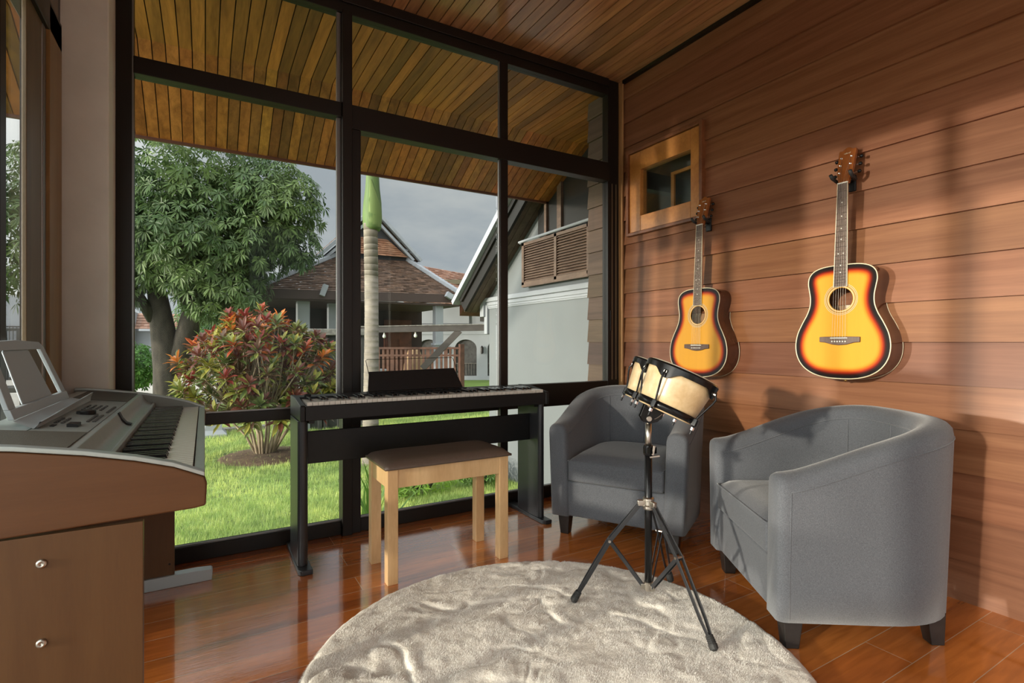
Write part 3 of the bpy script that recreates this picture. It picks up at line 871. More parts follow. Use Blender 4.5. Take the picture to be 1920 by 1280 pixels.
    for s_ in (-1, 1):
        MB().tube([gp(s_ * fw(zb), zb, fd(zb) - 0.0002), gp(s_ * fw(NZ), NZ, fd(NZ) - 0.0002)], 0.0013, 6).build('edge_binding', m_cream, fbo)
    MB().tube([gp(-fw(zb), zb, fd(zb)), gp(fw(zb), zb, fd(zb))], 0.0010, 6).build('edge_binding', m_cream, fbo)
    sc = 0.648; z_prev = NZ
    for k in range(1, 21):
        z = NZ - sc * (1 - 2 ** (-k / 12))
        if z > zb + 0.004:
            MB().tube([gp(-fw(z), z, fd(z) - 0.0005), gp(fw(z), z, fd(z) - 0.0005)], 0.0008, 5).build('fret', m_nickel, fbo)
        if k in (3, 5, 7, 9, 12, 15, 17):
            zz = (z + z_prev) / 2
            for yy in ((-0.011, 0.011) if k == 12 else (0,)):
                MB().lathe([(0.0026, 0), (0.0026, 0.0006)], c=gp(yy, zz, fd(zz) - 0.0004), M=Matrix(((0, 0, -1), (0, 1, 0), (1, 0, 0))), n=10).build('inlay_dot', m_pearl, fbo)
        z_prev = z
    # headstock, tilted back
    hs = thing_part = bpy.data.objects.new('headstock_tmp', None)
    bpy.data.objects.remove(hs)
    def hp(a, z, d): # tilt about the nut by 12 degrees
        zz = z - NZ; an = radians(12)
        return (d * cos(an) + zz * sin(an) - 0.001, a, NZ + zz * cos(an) - d * sin(an))
    poly = [(-0.0215, NZ), (0.0215, NZ), (0.024, NZ + 0.018), (0.031, NZ + 0.045), (0.0345, NZ + 0.10), (0.0365, NZ + 0.155), (0.034, NZ + 0.162), (0.022, NZ + 0.160), (0.010, NZ + 0.170), (0, NZ + 0.173),
            (-0.010, NZ + 0.170), (-0.022, NZ + 0.160), (-0.034, NZ + 0.162), (-0.0365, NZ + 0.155), (-0.0345, NZ + 0.10), (-0.031, NZ + 0.045), (-0.024, NZ + 0.018)]
    h = MB().prism(poly, hp, 0.0, 0.016).build('headstock', m_head, t, bevel=0.0015)
    MB().box(-0.0075, 0.002, -0.0215, 0.0215, NZ - 0.002, NZ + 0.003).build('nut', m_pearl, t)
    # gold squiggle of the maker's mark
    q = [hp(-0.014 + 0.028 * k / 60, NZ + 0.143 + 0.0035 * sin(k * 0.55) * (0.6 + 0.4 * cos(k * 0.17)), -0.0006) for k in range(61)]
    MB().tube(q, 0.0006, 5).build('logo', m_cream, h)
    ax = Matrix(((0, 0, -1), (0, 1, 0), (1, 0, 0)))
    for s_ in (-1, 1):
        for k, zc in enumerate((0.052, 0.088, 0.124)):
            y = s_ * 0.021
            c = hp(y, NZ + zc, 0)
            pg = MB()
            pg.lathe([(0.0042, 0), (0.0042, 0.002), (0.0026, 0.003), (0.0026, 0.009), (0.0, 0.0095)], c=c, M=ax, n=12)
            e = hp(s_ * 0.0325, NZ + zc, 0.021); e2 = hp(s_ * 0.046, NZ + zc, 0.021); c2 = hp(y, NZ + zc, 0.021)
            pg.tube([c2, e2], 0.0022, 8)
            pg.tube([hp(y, NZ + zc, 0.015), hp(y, NZ + zc, 0.025)], 0.008, 12)
            pgo = pg.build('tuning_peg', m_chrome, h, smooth=False)
            MB().tube([hp(s_ * 0.044, NZ + zc, 0.021), hp(s_ * 0.047, NZ + zc, 0.021), hp(s_ * 0.056, NZ + zc, 0.021), hp(s_ * 0.059, NZ + zc, 0.021)], [0.004, 0.0075, 0.0075, 0.004], 12).build('peg_button', m_blackm, pgo, smooth=True)
    # strings
    for k in range(6):
        y0 = -0.028 + 0.0112 * k; y1 = -0.0175 + 0.007 * k
        s_ = -1 if k < 3 else 1; kk = k if k < 3 else 5 - k
        zc = (0.052, 0.088, 0.124)[kk]
        e = hp(s_ * 0.019, NZ + zc, -0.006)
        MB().tube([(-0.010, y0, BZ - 0.008), (-0.0125, y0, BZ + 0.007), (-0.008, y1, NZ), e], 0.0006 - 0.00004 * k, 5).build('string', m_steel, t)
    MB().lathe([(0.004, 0), (0.004, -0.004), (0.0075, -0.007), (0.006, -0.012), (0, -0.013)], c=(D / 2, 0, 0.001), n=12).build('strap_button', m_gold_metal, t, smooth=True)
    return t
m_gold_metal = M('brass', (0.5, 0.32, 0.1), 0.3, 1.0)
GX = 2.413
build_guitar('sunburst acoustic guitar hanging nearer the viewer, above the right armchair', (GX, 1.262, 0.838), (radians(0.0), radians(2.2), 0))
build_guitar('sunburst acoustic guitar hanging beside the small wooden window, behind the drums', (GX, 2.040, 0.802), (0, radians(2.0), 0))

def hanger(label, y, z, x_end):
    t = thing('guitar_hanger', label, 'wall hook', (XR - 0.02, y, z), 0, 'black guitar hooks on the board wall')
    MB().box(-0.008, 0.006, -0.018, 0.018, -0.045, 0.030).build('back_plate', m_black, t, bevel=0.004)
    dx = x_end - (XR - 0.02)
    MB().tube([(-0.004, 0, 0), (dx + 0.022, 0, 0.0)], 0.006, 10).build('arm', m_black, t, smooth=True)
    MB().tube([(dx + 0.022, -0.034, 0.0), (dx + 0.022, 0.034, 0.0)], 0.005, 8).build('yoke', m_black, t, smooth=True)
    for s_ in (-1, 1):
        MB().tube([(dx + 0.024, s_ * 0.036, -0.004), (dx - 0.020, s_ * 0.040, 0.012), (dx - 0.034, s_ * 0.041, 0.026)], [0.007, 0.008, 0.0075], 10).build('prong', m_rubber, t, smooth=True)
hanger('black padded wall hook holding the guitar nearer the viewer', 1.262, 1.722, 2.455)
hanger('black padded wall hook holding the guitar beside the small window', 2.040, 1.686, 2.455)

# ------------------------------------------------------------------ bongos on a tripod stand
PB = Vector((1.41, 1.41, 0))
A_ = Vector((0.364, -0.214, 0.906)).normalized()
B_ = Vector((0.447, 0.894, 0.03)); B_ = (B_ - A_ * B_.dot(A_)).normalized()
C_ = A_.cross(B_).normalized()     # x axis completing the frame
FRM = Matrix((B_, C_ * 1, A_)).transposed()
bg_c = Vector((1.41, 1.39, 0.757))
bongo = thing('bongo_drums', 'pair of pale wooden bongo drums with black rims, tilted on a black stand', 'drums', bg_c)
def drum(c, r0, r1, hgt):
    c = Vector(c)
    pr = [(r0, 0.0), (r0 + (r1 - r0) * 0.4, hgt * 0.35), (r0 + (r1 - r0) * 0.75, hgt * 0.7), (r1, hgt)]
    sh = MB().lathe([(r, z) for r, z in pr] + [(r1 - 0.010, hgt), (r0 - 0.010, 0.0)], c=c, M=FRM, n=56, caps=False)
    # close the ring between inner bottom and outer bottom
    n = 56; m_ = 6
    sh.f += [((m_ - 1) * n + k, (m_ - 1) * n + (k + 1) % n, (k + 1) % n, k) for k in range(n)]; sh.m += [0] * n; sh.c += [(1, 1, 1)] * n
    sho = sh.build('drum_shell', m_shell, bongo, smooth=True, bevel=0)
    MB().lathe([(r1 + 0.0035, hgt - 0.004), (r1 + 0.004, hgt + 0.002), (r1 - 0.004, hgt + 0.0075), (r1 * 0.5, hgt + 0.0065), (0.0, hgt + 0.0065)], c=c, M=FRM, n=56, caps=False).build('drum_head', m_skin, bongo, smooth=True)
    # scalloped steel rim
    N = 96; rg = [[], [], [], []]
    for k in range(N):
        a = 2 * pi * k / N
        ear = max(0, cos(4 * (a - pi / 4)))
        low = hgt - 0.020 - 0.026 * ear ** 1.6
        for j, (rr, z) in enumerate(((r1 + 0.0045, hgt + 0.004), (r1 + 0.009, hgt - 0.002), (r1 + 0.0075, low), (r1 + 0.0035, low))):
            rg[j].append(c + FRM @ Vector((rr * cos(a), rr * sin(a), z)))
    rim = MB(); v = [p for r_ in rg for p in r_]; fs = []
    for j in range(4):
        j2 = (j + 1) % 4
        for k in range(N): fs.append((j * N + k, j * N + (k + 1) % N, j2 * N + (k + 1) % N, j2 * N + k))
    rim.add(v, fs); rim.build('rim', m_blackm, bongo, smooth=True, bevel=0.001)
    MB().lathe([(r0 + 0.003, 0.004), (r0 + 0.0075, 0.005), (r0 + 0.010, 0.027), (r0 + 0.005, 0.028)], c=c, M=FRM, n=56, caps=False).build('bottom_band', m_blackm, bongo, smooth=True)
    for q in range(4):
        a = pi / 4 + q * pi / 2
        def L(r, z, da=0): return c + FRM @ Vector((r * cos(a + da), r * sin(a + da), z))
        rd = MB()
        rd.tube([L(r1 + 0.013, hgt - 0.020), L(r1 + 0.016, hgt - 0.030), L(r1 + 0.022, hgt - 0.042), L(r1 + 0.018, hgt - 0.058), L(r0 + 0.016, 0.03), L(r0 + 0.016, -0.020)], [0.0042, 0.0036, 0.0034, 0.0034, 0.0034, 0.003], 8)
        ro = rd.build('tension_rod', m_blackm, bongo, smooth=True)
        MB().tube([L(r1 + 0.006, hgt - 0.026), L(r1 + 0.016, hgt - 0.026)], 0.006, 10).build('rod_hook', m_nickel, ro, smooth=False)
        MB().obox(L(r0 + 0.013, 0.014), (0.018, 0.016, 0.026), FRM @ Matrix.Rotation(a, 3, 'Z')).build('lug', m_blackm, ro, bevel=0.002)
        MB().tube([L(r0 + 0.016, -0.004), L(r0 + 0.016, -0.014)], 0.0062, 6).build('tension_nut', m_chrome, ro)
        MB().tube([L(r0 + 0.016, -0.014), L(r0 + 0.016, -0.028)], 0.0035, 8).build('rod_tip', m_blackm, ro)
drum(-B_ * 0.118 + A_ * 0.004, 0.093, 0.117, 0.150)
drum(B_ * 0.112 + A_ * 0.004, 0.074, 0.096, 0.150)
MB().obox(A_ * 0.072, (0.060, 0.07, 0.075), FRM).build('centre_block', m_shell, bongo, bevel=0.006)

st = thing('tripod_stand', 'black and chrome tripod drum stand standing on the fur rug', 'drum stand', (PB.x, PB.y, 0.03))
def S3(x, y, z): return (x, y, z - 0.03)
MB().tube([S3(0, 0, 0.115), S3(0, 0, 0.60)], 0.0135, 20).build('lower_pole', m_blackm, st, smooth=True)
MB().tube([S3(0, 0, 0.60), S3(0, 0, 0.700)], 0.0115, 16).build('upper_pole', m_nickel, st, smooth=True)
cm = MB()
cm.lathe([(0.017, 0.585), (0.019, 0.592), (0.019, 0.612), (0.016, 0.620)], c=(0, 0, -0.03), n=16)
cm.box(-0.016, 0.016, -0.026, -0.010, 0.563, 0.585)
cm.build('height_clamp', m_blackm, st, smooth=False)
rv = Vector((0.8625, -0.506, 0)); fw_ = Vector((0.506, 0.8625, 0))
MB().bar(Vector(S3(0.0, 0, 0.580)) - fw_ * 0.02, Vector(S3(0, 0, 0.585)) + rv * 0.036 - fw_ * 0.02, 0.007, 0.006).bar(Vector(S3(0, 0, 0.588)) + rv * 0.010 - fw_ * 0.022, Vector(S3(0, 0, 0.622)) + rv * 0.016 - fw_ * 0.022, 0.006, 0.008).build('wing_nut', m_nickel, st, bevel=0.001)
MB().lathe([(0.018, 0.385), (0.021, 0.39), (0.021, 0.398), (0.0165, 0.402), (0.0165, 0.415), (0.021, 0.418), (0.021, 0.426), (0.016, 0.430)], c=(0, 0, -0.03), n=20).build('leg_collar', m_nickel, st)
MB().lathe([(0.012, 0.085), (0.016, 0.088), (0.016, 0.118), (0.012, 0.120)], c=(0, 0, -0.03), n=16).build('bottom_collar', m_nickel, st)
# fan-shaped tilter
fan = [(-0.034, 0.028), (-0.012, 0.082), (0.003, 0.090), (0.018, 0.080), (0.052, 0.038), (0.048, 0.022), (0.030, 0.006), (0.002, -0.001), (-0.022, 0.006)]
def fp(a, b, d): return tuple(Vector((0, 0, 0.672)) + rv * a + fw_ * d + Vector((0, 0, b)))
tl = MB().prism(fan, fp, -0.016, -0.011).prism(fan, fp, 0.011, 0.016)
tlo = tl.build('tilter', m_blackm, st, bevel=0.0015)
for (a, b, r) in ((0.0, 0.068, 0.0085), (-0.002, 0.018, 0.010)):
    MB().tube([fp(a, b, -0.022), fp(a, b, 0.018)], r, 14).build('bolt', m_nickel, tlo, bevel=0.001)
MB().tube([fp(0.018 + 0.028 * k / 6, 0.017 + 0.018 * (k / 6) ** 1.4, -0.0165) for k in range(7)], 0.0016, 6).build('slot', m_nickel, tlo)
MB().tube([S3(0, 0, 0.69), fp(0.0, 0.03, 0)], 0.0095, 12).build('tilter_neck', m_nickel, st, smooth=True)
MB().tube([fp(0.0, 0.068, 0), tuple(bg_c + A_ * 0.040 - Vector((PB.x, PB.y, 0.03)))], 0.0075, 10).build('drum_mount', m_blackm, st, smooth=True)
for (fx, fy) in ((1.192, 1.568), (1.378, 1.100), (1.63, 1.51)):
    f = Vector((fx - PB.x, fy - PB.y, 0)); dr = f.normalized(); sd = Vector((-dr.y, dr.x, 0))
    zf = rug_z(fx, fy) - 0.03
    top = dr * 0.030 + Vector((0, 0, 0.375)); ft = Vector((f.x, f.y, zf + 0.018)); 
    knee = top.lerp(ft, 0.42) + dr * 0.012 + Vector((0, 0, 0.012))
    low = knee.lerp(ft, 0.72)
    lg = MB()
    for s_ in (-1, 1):
        lg.bar(top + sd * s_ * 0.006, knee + sd * s_ * 0.0125, 0.003, 0.015, up=dr)
        lg.bar(knee + sd * s_ * 0.0125, low + sd * s_ * 0.0105, 0.003, 0.015, up=dr)
        lg.bar(low + sd * s_ * 0.0105, ft + sd * s_ * 0.003, 0.003, 0.014, up=dr)
    lo = lg.build('leg', m_grey_leg, st, bevel=0.0008)
    d_ = (ft - low).normalized()
    b0 = ft - d_ * 0.030
    MB().tube([b0 + d_ * q for q in (0, 0.004, 0.006, 0.010, 0.012, 0.016, 0.018, 0.022, 0.024, 0.028, 0.040, 0.046)], [0.011, 0.013, 0.0115, 0.0135, 0.012, 0.014, 0.0125, 0.0145, 0.013, 0.0145, 0.0135, 0.006], 12).build('rubber_foot', m_rubber, lo, smooth=False)
    MB().tube([knee - sd * 0.018, knee + sd * 0.018], 0.005, 10).build('knee_rivet', m_nickel, lo)
    brc = MB()
    e = dr * 0.020 + Vector((0, 0, 0.072))
    for s_ in (-1, 1): brc.bar(knee + sd * s_ * 0.008, e + sd * s_ * 0.006, 0.0025, 0.013, up=dr)
    brc.build('brace', m_grey_leg, st, bevel=0.0006)
    MB().bar(dr * 0.008 + Vector((0, 0, 0.072)), dr * 0.028 + Vector((0, 0, 0.072)), 0.016, 0.02).build('brace_bracket', m_nickel, st, bevel=0.002)
    MB().bar(dr * 0.012 + Vector((0, 0, 0.377)), dr * 0.040 + Vector((0, 0, 0.377)), 0.016, 0.022).build('leg_bracket', m_nickel, st, bevel=0.003)

# ------------------------------------------------------------------ piano bench
bx0, bx1, by0, by1 = 0.645, 1.215, 2.105, 2.392
bench = thing('piano_bench', 'beech piano bench with brown padded seat standing before the black piano', 'bench', ((bx0 + bx1) / 2, (by0 + by1) / 2, 0))
def WB(): return MB()
for (lx, ly) in ((bx0, by0), (bx1 - 0.045, by0), (bx0, by1 - 0.045), (bx1 - 0.045, by1 - 0.045)):
    WB().box(lx, lx + 0.045, ly, ly + 0.045, 0, 0.474).build('leg', m_beech_b, bench, bevel=0.002, world_xyz=True)
for q in ((bx0 + 0.045, bx1 - 0.045, by0 + 0.004, by0 + 0.022), (bx0 + 0.045, bx1 - 0.045, by1 - 0.022, by1 - 0.004), (bx0 + 0.004, bx0 + 0.022, by0 + 0.045, by1 - 0.045), (bx1 - 0.022, bx1 - 0.004, by0 + 0.045, by1 - 0.045)):
    WB().box(*q, 0.395, 0.472).build('apron', m_beech_b, bench, bevel=0.001, world_xyz=True)
c = MB(); g = []; NX, NY = 30, 16
for j in range(NY + 1):
    for i in range(NX + 1):
        u = -1 + 2 * i / NX; v = -1 + 2 * j / NY
        ed = (1 - abs(u) ** 8) ** 0.5 * (1 - abs(v) ** 5) ** 0.5
        sag = -0.006 * cos(u * 1.3) * cos(v * 1.3)
        g.append((u * (bx1 - bx0 + 0.024) / 2, v * (by1 - by0 + 0.022) / 2, 0.484 + (0.030 + sag) * ed + 0.0015 * noise.noise(Vector((u * 3, v * 3, 0)))))
nn_ = NX + 1; fs = []
bot = [(p[0], p[1], 0.4745) for p in g]
for j in range(NY):
    for i in range(NX):
        a = j * nn_ + i
        fs.append((a, a + 1, a + nn_ + 1, a + nn_)); fs.append((len(g) + a, len(g) + a + nn_, len(g) + a + nn_ + 1, len(g) + a + 1))
edge = [i for i in range(nn_)] + [j * nn_ + NX for j in range(1, NY + 1)] + [NY * nn_ + i for i in range(NX - 1, -1, -1)] + [j * nn_ for j in range(NY - 1, 0, -1)]
for k in range(len(edge)):
    a, b_ = edge[k], edge[(k + 1) % len(edge)]
    fs.append((a, b_, len(g) + b_, len(g) + a))
c.add(g + bot, fs).build('padded_seat', m_leather, bench, smooth=True)
for (lx, ly) in ((bx0 + 0.1, by0), (bx1 - 0.1, by0)):
    pass

# ------------------------------------------------------------------ keys shared by both keyboards
def keys(parent, base, along, inward, wlen, blen, total=52, span=1.225):
    """base: left front corner, along: unit vector towards treble, inward: towards the back (parent-local)"""
    base = Vector(base); al = Vector(along); iw = Vector(inward); up = Vector((0, 0, 1))
    p = span / total
    MX = Matrix((al, iw, up)).transposed()
    w = MB().obox((0, 0, 0), (p - 0.0012, wlen, 0.016), MX)
    wk = w.build('white_key', m_wkey, parent, bevel=0.0008, seg=1)
    wk.location = base + al * (p / 2) + iw * (wlen / 2) + up * 0.008
    b = MB()
    h = [(-0.0048, 0.0), (0.0048, 0.0)]
    v = []
    for (y, z, hw) in ((0.0, 0.0, 0.0052), (0.003, 0.0105, 0.0044), (blen, 0.0125, 0.0044), (blen, 0.0, 0.0052)):
        v += [Vector((-hw, y, z)), Vector((hw, y, z))]
    v = [MX @ q for q in v]
    b.add(v, [(0, 1, 3, 2), (2, 3, 5, 4), (4, 5, 7, 6), (6, 7, 1, 0), (0, 2, 4, 6), (1, 7, 5, 3)])
    bk = b.build('black_key', m_bkey, parent, bevel=0.0008, seg=1)
    first_b = True
    for k in range(total):
        if k:
            q = wk.copy(); COL.objects.link(q); q.parent = parent; q.location = wk.location + al * p * k
        # note letter: A B C D E F G from the bottom
        if k < total - 1 and (k % 7) in (0, 2, 3, 5, 6):
            loc = base + al * (p * (k + 1)) + iw * (wlen - blen) + up * 0.0162
            if first_b: bk.location = loc; first_b = False
            else:
                q = bk.copy(); COL.objects.link(q); q.parent = parent; q.location = loc

# ------------------------------------------------------------------ black digital piano with its stand
px0, px1, py0, py1 = 0.352, 1.642, 2.395, 2.690
dp = thing('digital_piano', 'black slim digital piano on its stand in front of the window', 'piano', ((px0 + px1) / 2, (py0 + py1) / 2, 0.655))
WB().box(px0 + 0.022, px1 - 0.022, py0, py1, 0.658, 0.7215).box(px0 + 0.022, px1 - 0.022, 2.568, py1, 0.7215, 0.745).build('piano_case', m_black, dp, bevel=0.003, world_xyz=True)
for (a, b_) in ((px0, px0 + 0.0215), (px1 - 0.0215, px1)):
    e = MB().prism([(py0 - 0.002, 0.657), (py0 - 0.002, 0.722), (py0 + 0.008, 0.727), (2.56, 0.748), (py1 + 0.002, 0.748), (py1 + 0.002, 0.657)], lambda y, z, d: (d, y, z), a, b_)
    e.build('end_block', m_black, dp, bevel=0.004, world_xyz=True)
c0 = Vector(dp.location)
keys(dp, Vector((px0 + 0.030, py0 + 0.012, 0.7218)) - c0, (1, 0, 0), (0, 1, 0), 0.150, 0.095, span=px1 - px0 - 0.060)
WB().box(px0 + 0.0225, px1 - 0.0225, 2.564, 2.572, 0.738, 0.7465).build('felt_strip', m_black, dp, world_xyz=True)
MB().prism([(0.708, 0.749), (0.722, 0.848), (1.195, 0.856), (1.235, 0.749)], lambda a, z, d: (a, 2.640 + (z - 0.749) * 0.32 + d, z), 0.0, 0.006).build('music_rest', m_black, dp, bevel=0.002, world_xyz=True)
WB().box(0.700, 1.240, 2.600, 2.640, 0.745, 0.752).build('music_rest_ledge', m_black, dp, bevel=0.002, world_xyz=True)
MB().tube([(0.722, 2.668, 0.83), (0.708, 2.682, 0.905), (0.715, 2.684, 0.910), (1.185, 2.684, 0.914), (1.192, 2.682, 0.908), (1.215, 2.668, 0.83)], 0.0016, 6).build('wire_support', m_blackm, dp, smooth=True, world_xyz=True)
WB().tube([(0.40, 2.60, 0.750), (0.43, 2.60, 0.750)], 0.006, 10).build('volume_knob', m_black, dp, world_xyz=True)

ps = thing('piano_stand', 'black panel stand carrying the slim digital piano', 'stand', ((px0 + px1) / 2, 2.55, 0))
for (a, b_, s_) in ((0.348, 0.392, 1), (1.600, 1.640, -1)):
    lg = MB()
    # board with a rounded front edge
    pr = [(2.66, a), (2.45, a)] + [(2.45 - 0.022 * sin(pi * k / 8), a + (b_ - a) / 2 - (b_ - a) / 2 * cos(pi * k / 8)) for k in range(1, 8)] + [(2.45, b_), (2.66, b_)]
    lg.prism([(q[1], q[0]) for q in pr], lambda x_, y_, z_: (x_, y_, z_), 0.022, 0.655)
    lo = lg.build('leg', m_grey_leg, ps, world_xyz=True, bevel=0.002)
    ft = MB().prism([(a - 0.004, 2.775), (a - 0.004, 2.40), (a + 0.010, 2.378), (b_ + 0.010, 2.378), (b_ + 0.010, 2.775)], lambda x_, y_, z_: (x_, y_, z_), 0.0, 0.0215)
    ft.build('foot', m_grey_leg, ps, bevel=0.003, world_xyz=True)
WB().box(0.393, 1.599, 2.525, 2.545, 0.445, 0.592).build('crossboard', m_black, ps, bevel=0.002, world_xyz=True)
for s_ in (0.394, 1.575):
    WB().box(s_, s_ + 0.025, 2.44, 2.60, 0.640, 0.656).build('bracket', m_black, ps, bevel=0.001, world_xyz=True)

# ------------------------------------------------------------------ silver arranger keyboard with wood cheeks
ky0, ky1 = 1.28, 2.60
pk = thing('arranger_keyboard', 'silver electronic keyboard with wooden end cheeks at the left wall', 'keyboard', (-0.2, (ky0 + ky1) / 2, 0.65))
prof = [(0.002, 0.655), (0.004, 0.70), (0.0, 0.716), (-0.055, 0.742), (-0.12, 0.762), (-0.20, 0.781), (-0.30, 0.799), (-0.40, 0.812), (-0.432, 0.812), (-0.435, 0.64), (-0.15, 0.648), (-0.02, 0.652)]
for (a, b_) in ((ky0, ky0 + 0.022), (ky1 - 0.022, ky1)):
    ch = MB().prism(prof, lambda x_, z_, d: (x_, d, z_), a, b_).build('side_cheek', m_beech_h, pk, bevel=0.004, world_xyz=True)
    tp = [(x_, z_ + 0.0015) for x_, z_ in prof[2:9]]
    MB().prism(tp + [(x_, z_ + 0.0095) for x_, z_ in tp[::-1]], lambda x_, z_, d: (x_, d, z_), a - 0.0015, b_ + 0.0).build('cheek_cap', m_silver, ch, bevel=0.002, world_xyz=True)
a, b_ = ky0 + 0.0225, ky1 - 0.0225
kb = MB()
lower = [(0.0, 0.660), (0.0, 0.724), (-0.020, 0.726), (-0.021, 0.712), (-0.172, 0.712), (-0.174, 0.752), (-0.180, 0.756), (-0.184, 0.752),
         (-0.190, 0.753), (-0.200, 0.758), (-0.209, 0.768), (-0.215, 0.782), (-0.219, 0.790), (-0.225, 0.791), (-0.30, 0.800), (-0.40, 0.811), (-0.425, 0.811), (-0.430, 0.66)]
kb.prism(lower, lambda x_, z_, d: (x_, d, z_), a, b_)
kbo = kb.build('case', m_silver, pk, bevel=0.0015, world_xyz=True)
def topz(x_): return 0.791 + (-0.225 - x_) * 0.117
def panel(name, y0_, y1_, x0_, x1_, h_, mt, par=pk, lift=0.0005):
    v = [(x_, y_, topz(x_) + q) for q in (lift, lift + h_) for (x_, y_) in ((x0_, y0_), (x1_, y0_), (x1_, y1_), (x0_, y1_))]
    return MB().add(v, [(3, 2, 1, 0), (4, 5, 6, 7), (0, 1, 5, 4), (1, 2, 6, 5), (2, 3, 7, 6), (3, 0, 4, 7)]).build(name, mt, par, world_xyz=True)
panel('speaker_grille', ky0 + 0.030, 1.525, -0.385, -0.232, 0.002, m_grille)
panel('speaker_grille', 2.235, ky1 - 0.030, -0.385, -0.232, 0.002, m_grille)
for (a2, b2) in ((ky0 + 0.0222, ky0 + 0.0262), (ky1 - 0.0262, ky1 - 0.0222)):
    MB().prism([(x_, z_ + 0.004) for x_, z_ in prof[2:9]] + [(-0.43, 0.70), (-0.002, 0.70)], lambda x_, z_, d: (x_, d, z_), a2, b2).build('cheek_lining', m_silver_d, pk, world_xyz=True)
cpn = panel('control_panel', 1.53, 2.23, -0.335, -0.232, 0.001, m_silver_d)
panel('control_panel', 1.53, 2.23, -0.400, -0.338, 0.001, m_silver)
for (yy, xx, w, d, hh) in ((1.60, -0.262, 0.045, 0.020, 0.008), (1.60, -0.305, 0.030, 0.008, 0.003)):
    panel('slider_knob', yy, yy + w, xx - d, xx, hh, m_black, cpn)
dl = MB().lathe([(0.022, 0.0), (0.022, 0.010), (0.020, 0.012), (0.0, 0.0125)], n=28).build('recess_shade', m_black, cpn, smooth=False, bevel=0.001)  # black disc standing for the wedge of shade in a panel recess
dl.location = Vector((-0.285, 1.86, topz(-0.285))) - parent_world(cpn)
btn = None
def button(y_, x_, w=0.010, d=0.006, mt=m_silver_d):
    global btn
    if btn is None:
        btn = MB().box(-d / 2, d / 2, -w / 2, w / 2, 0, 0.004).build('button', M('button_dark', (0.05, 0.048, 0.045), 0.4), cpn)
        q = btn
    else:
        q = btn.copy(); COL.objects.link(q); q.parent = cpn
    q.location = Vector((x_, y_, topz(x_) + 0.001)) - parent_world(cpn)
for k in range(8): button(1.70 + 0.018 * k, -0.245); 
for k in range(8): button(1.70 + 0.018 * k, -0.257)
for k in range(5):
    for j in range(4): button(1.95 + 0.028 * k, -0.265 - 0.014 * j)
for k in range(5):
    for j in range(2): button(1.66 + 0.020 * k, -0.300 - 0.013 * j)
for k in range(10): button(1.90 + 0.016 * k, -0.243)
disp = panel('display_window', 1.76, 1.80, -0.375, -0.350, 0.0025, m_black)
# raised black piece standing for a recess in the curved apron
MB().prism([(-0.2205, 0.7925), (-0.2115, 0.772), (-0.2005, 0.7590), (-0.188, 0.7545), (-0.186, 0.757), (-0.199, 0.763), (-0.209, 0.776), (-0.2165, 0.794)], lambda x_, z_, d: (x_, d, z_), 1.90, 1.930).build('apron_socket', m_black, pk, bevel=0.002, world_xyz=True)
c0 = Vector(pk.location)
# pitch wheel block and keys: bass end is at the far window end
keys(pk, Vector((-0.0225, ky0 + 0.036, 0.7135)) - c0, (0, 1, 0), (-1, 0, 0), 0.148, 0.096, span=ky1 - ky0 - 0.072)
MB().box(-0.172, -0.0225, ky0 + 0.0235, ky0 + 0.0355, 0.712, 0.730).box(-0.172, -0.0225, ky1 - 0.0355, ky1 - 0.0235, 0.712, 0.730).build('key_block', m_silver_d, pk, world_xyz=True)
# music rest: frame, solid plate in the middle
def rp(y_, t_, d=0.0):   # t 0..1 up the rest
    return (-0.385 - 0.060 * t_ + d, y_, 0.822 + 0.178 * t_)
def rest_poly(pts, name, mt, par, th=0.006):
    f_ = [rp(y_, t_) for y_, t_ in pts]; b2 = [rp(y_, t_, th) for y_, t_ in pts]; n = len(pts)
    return MB().add(f_ + b2, [tuple(range(n)), tuple(range(2 * n - 1, n - 1, -1))] + [(k, n + k, n + (k + 1) % n, (k + 1) % n) for k in range(n)]).build(name, mt, par, bevel=0.0015, world_xyz=True)
m_restm = M('silver_grey_rest', (0.44, 0.50, 0.53), 0.42, 0.2)
rest = rest_poly([(1.60, 0.0), (2.16, 0.0), (2.16, 0.13), (1.60, 0.13)], 'music_rest', m_restm, pk, 0.012)
rest_poly([(2.11, 0.13), (2.16, 0.13), (2.128, 0.93), (2.10, 1.0), (2.085, 0.88)], 'rest_frame_side', m_restm, rest, 0.010)
rest_poly([(1.60, 0.13), (1.65, 0.13), (1.68, 0.88), (1.66, 1.0), (1.632, 0.93)], 'rest_frame_side', m_restm, rest, 0.010)
rest_poly([(1.68, 0.88), (2.085, 0.88), (2.10, 1.0), (1.88, 1.03), (1.66, 1.0)], 'rest_frame_top', m_restm, rest, 0.010)
rest_poly([(1.735, 0.13), (2.02, 0.13), (1.985, 0.86), (1.975, 0.879), (1.775, 0.879), (1.765, 0.86)], 'rest_plate', m_restm, rest, 0.004)
fin = MB()
fin.add([(-0.372, 1.58, 0.822), (-0.372, 2.17, 0.822), (-0.330, 2.20, 0.806), (-0.330, 1.55, 0.806), (-0.322, 1.58, 0.818), (-0.322, 2.22, 0.832),
         (-0.326, 1.58, 0.818), (-0.326, 2.22, 0.832), (-0.326, 2.2, 0.806), (-0.326, 1.55, 0.806)],
        [(0, 1, 2, 3), (2, 3, 4, 5), (4, 5, 7, 6), (6, 7, 8, 9)])
fin.build('rest_ledge', m_restm, rest, world_xyz=True)

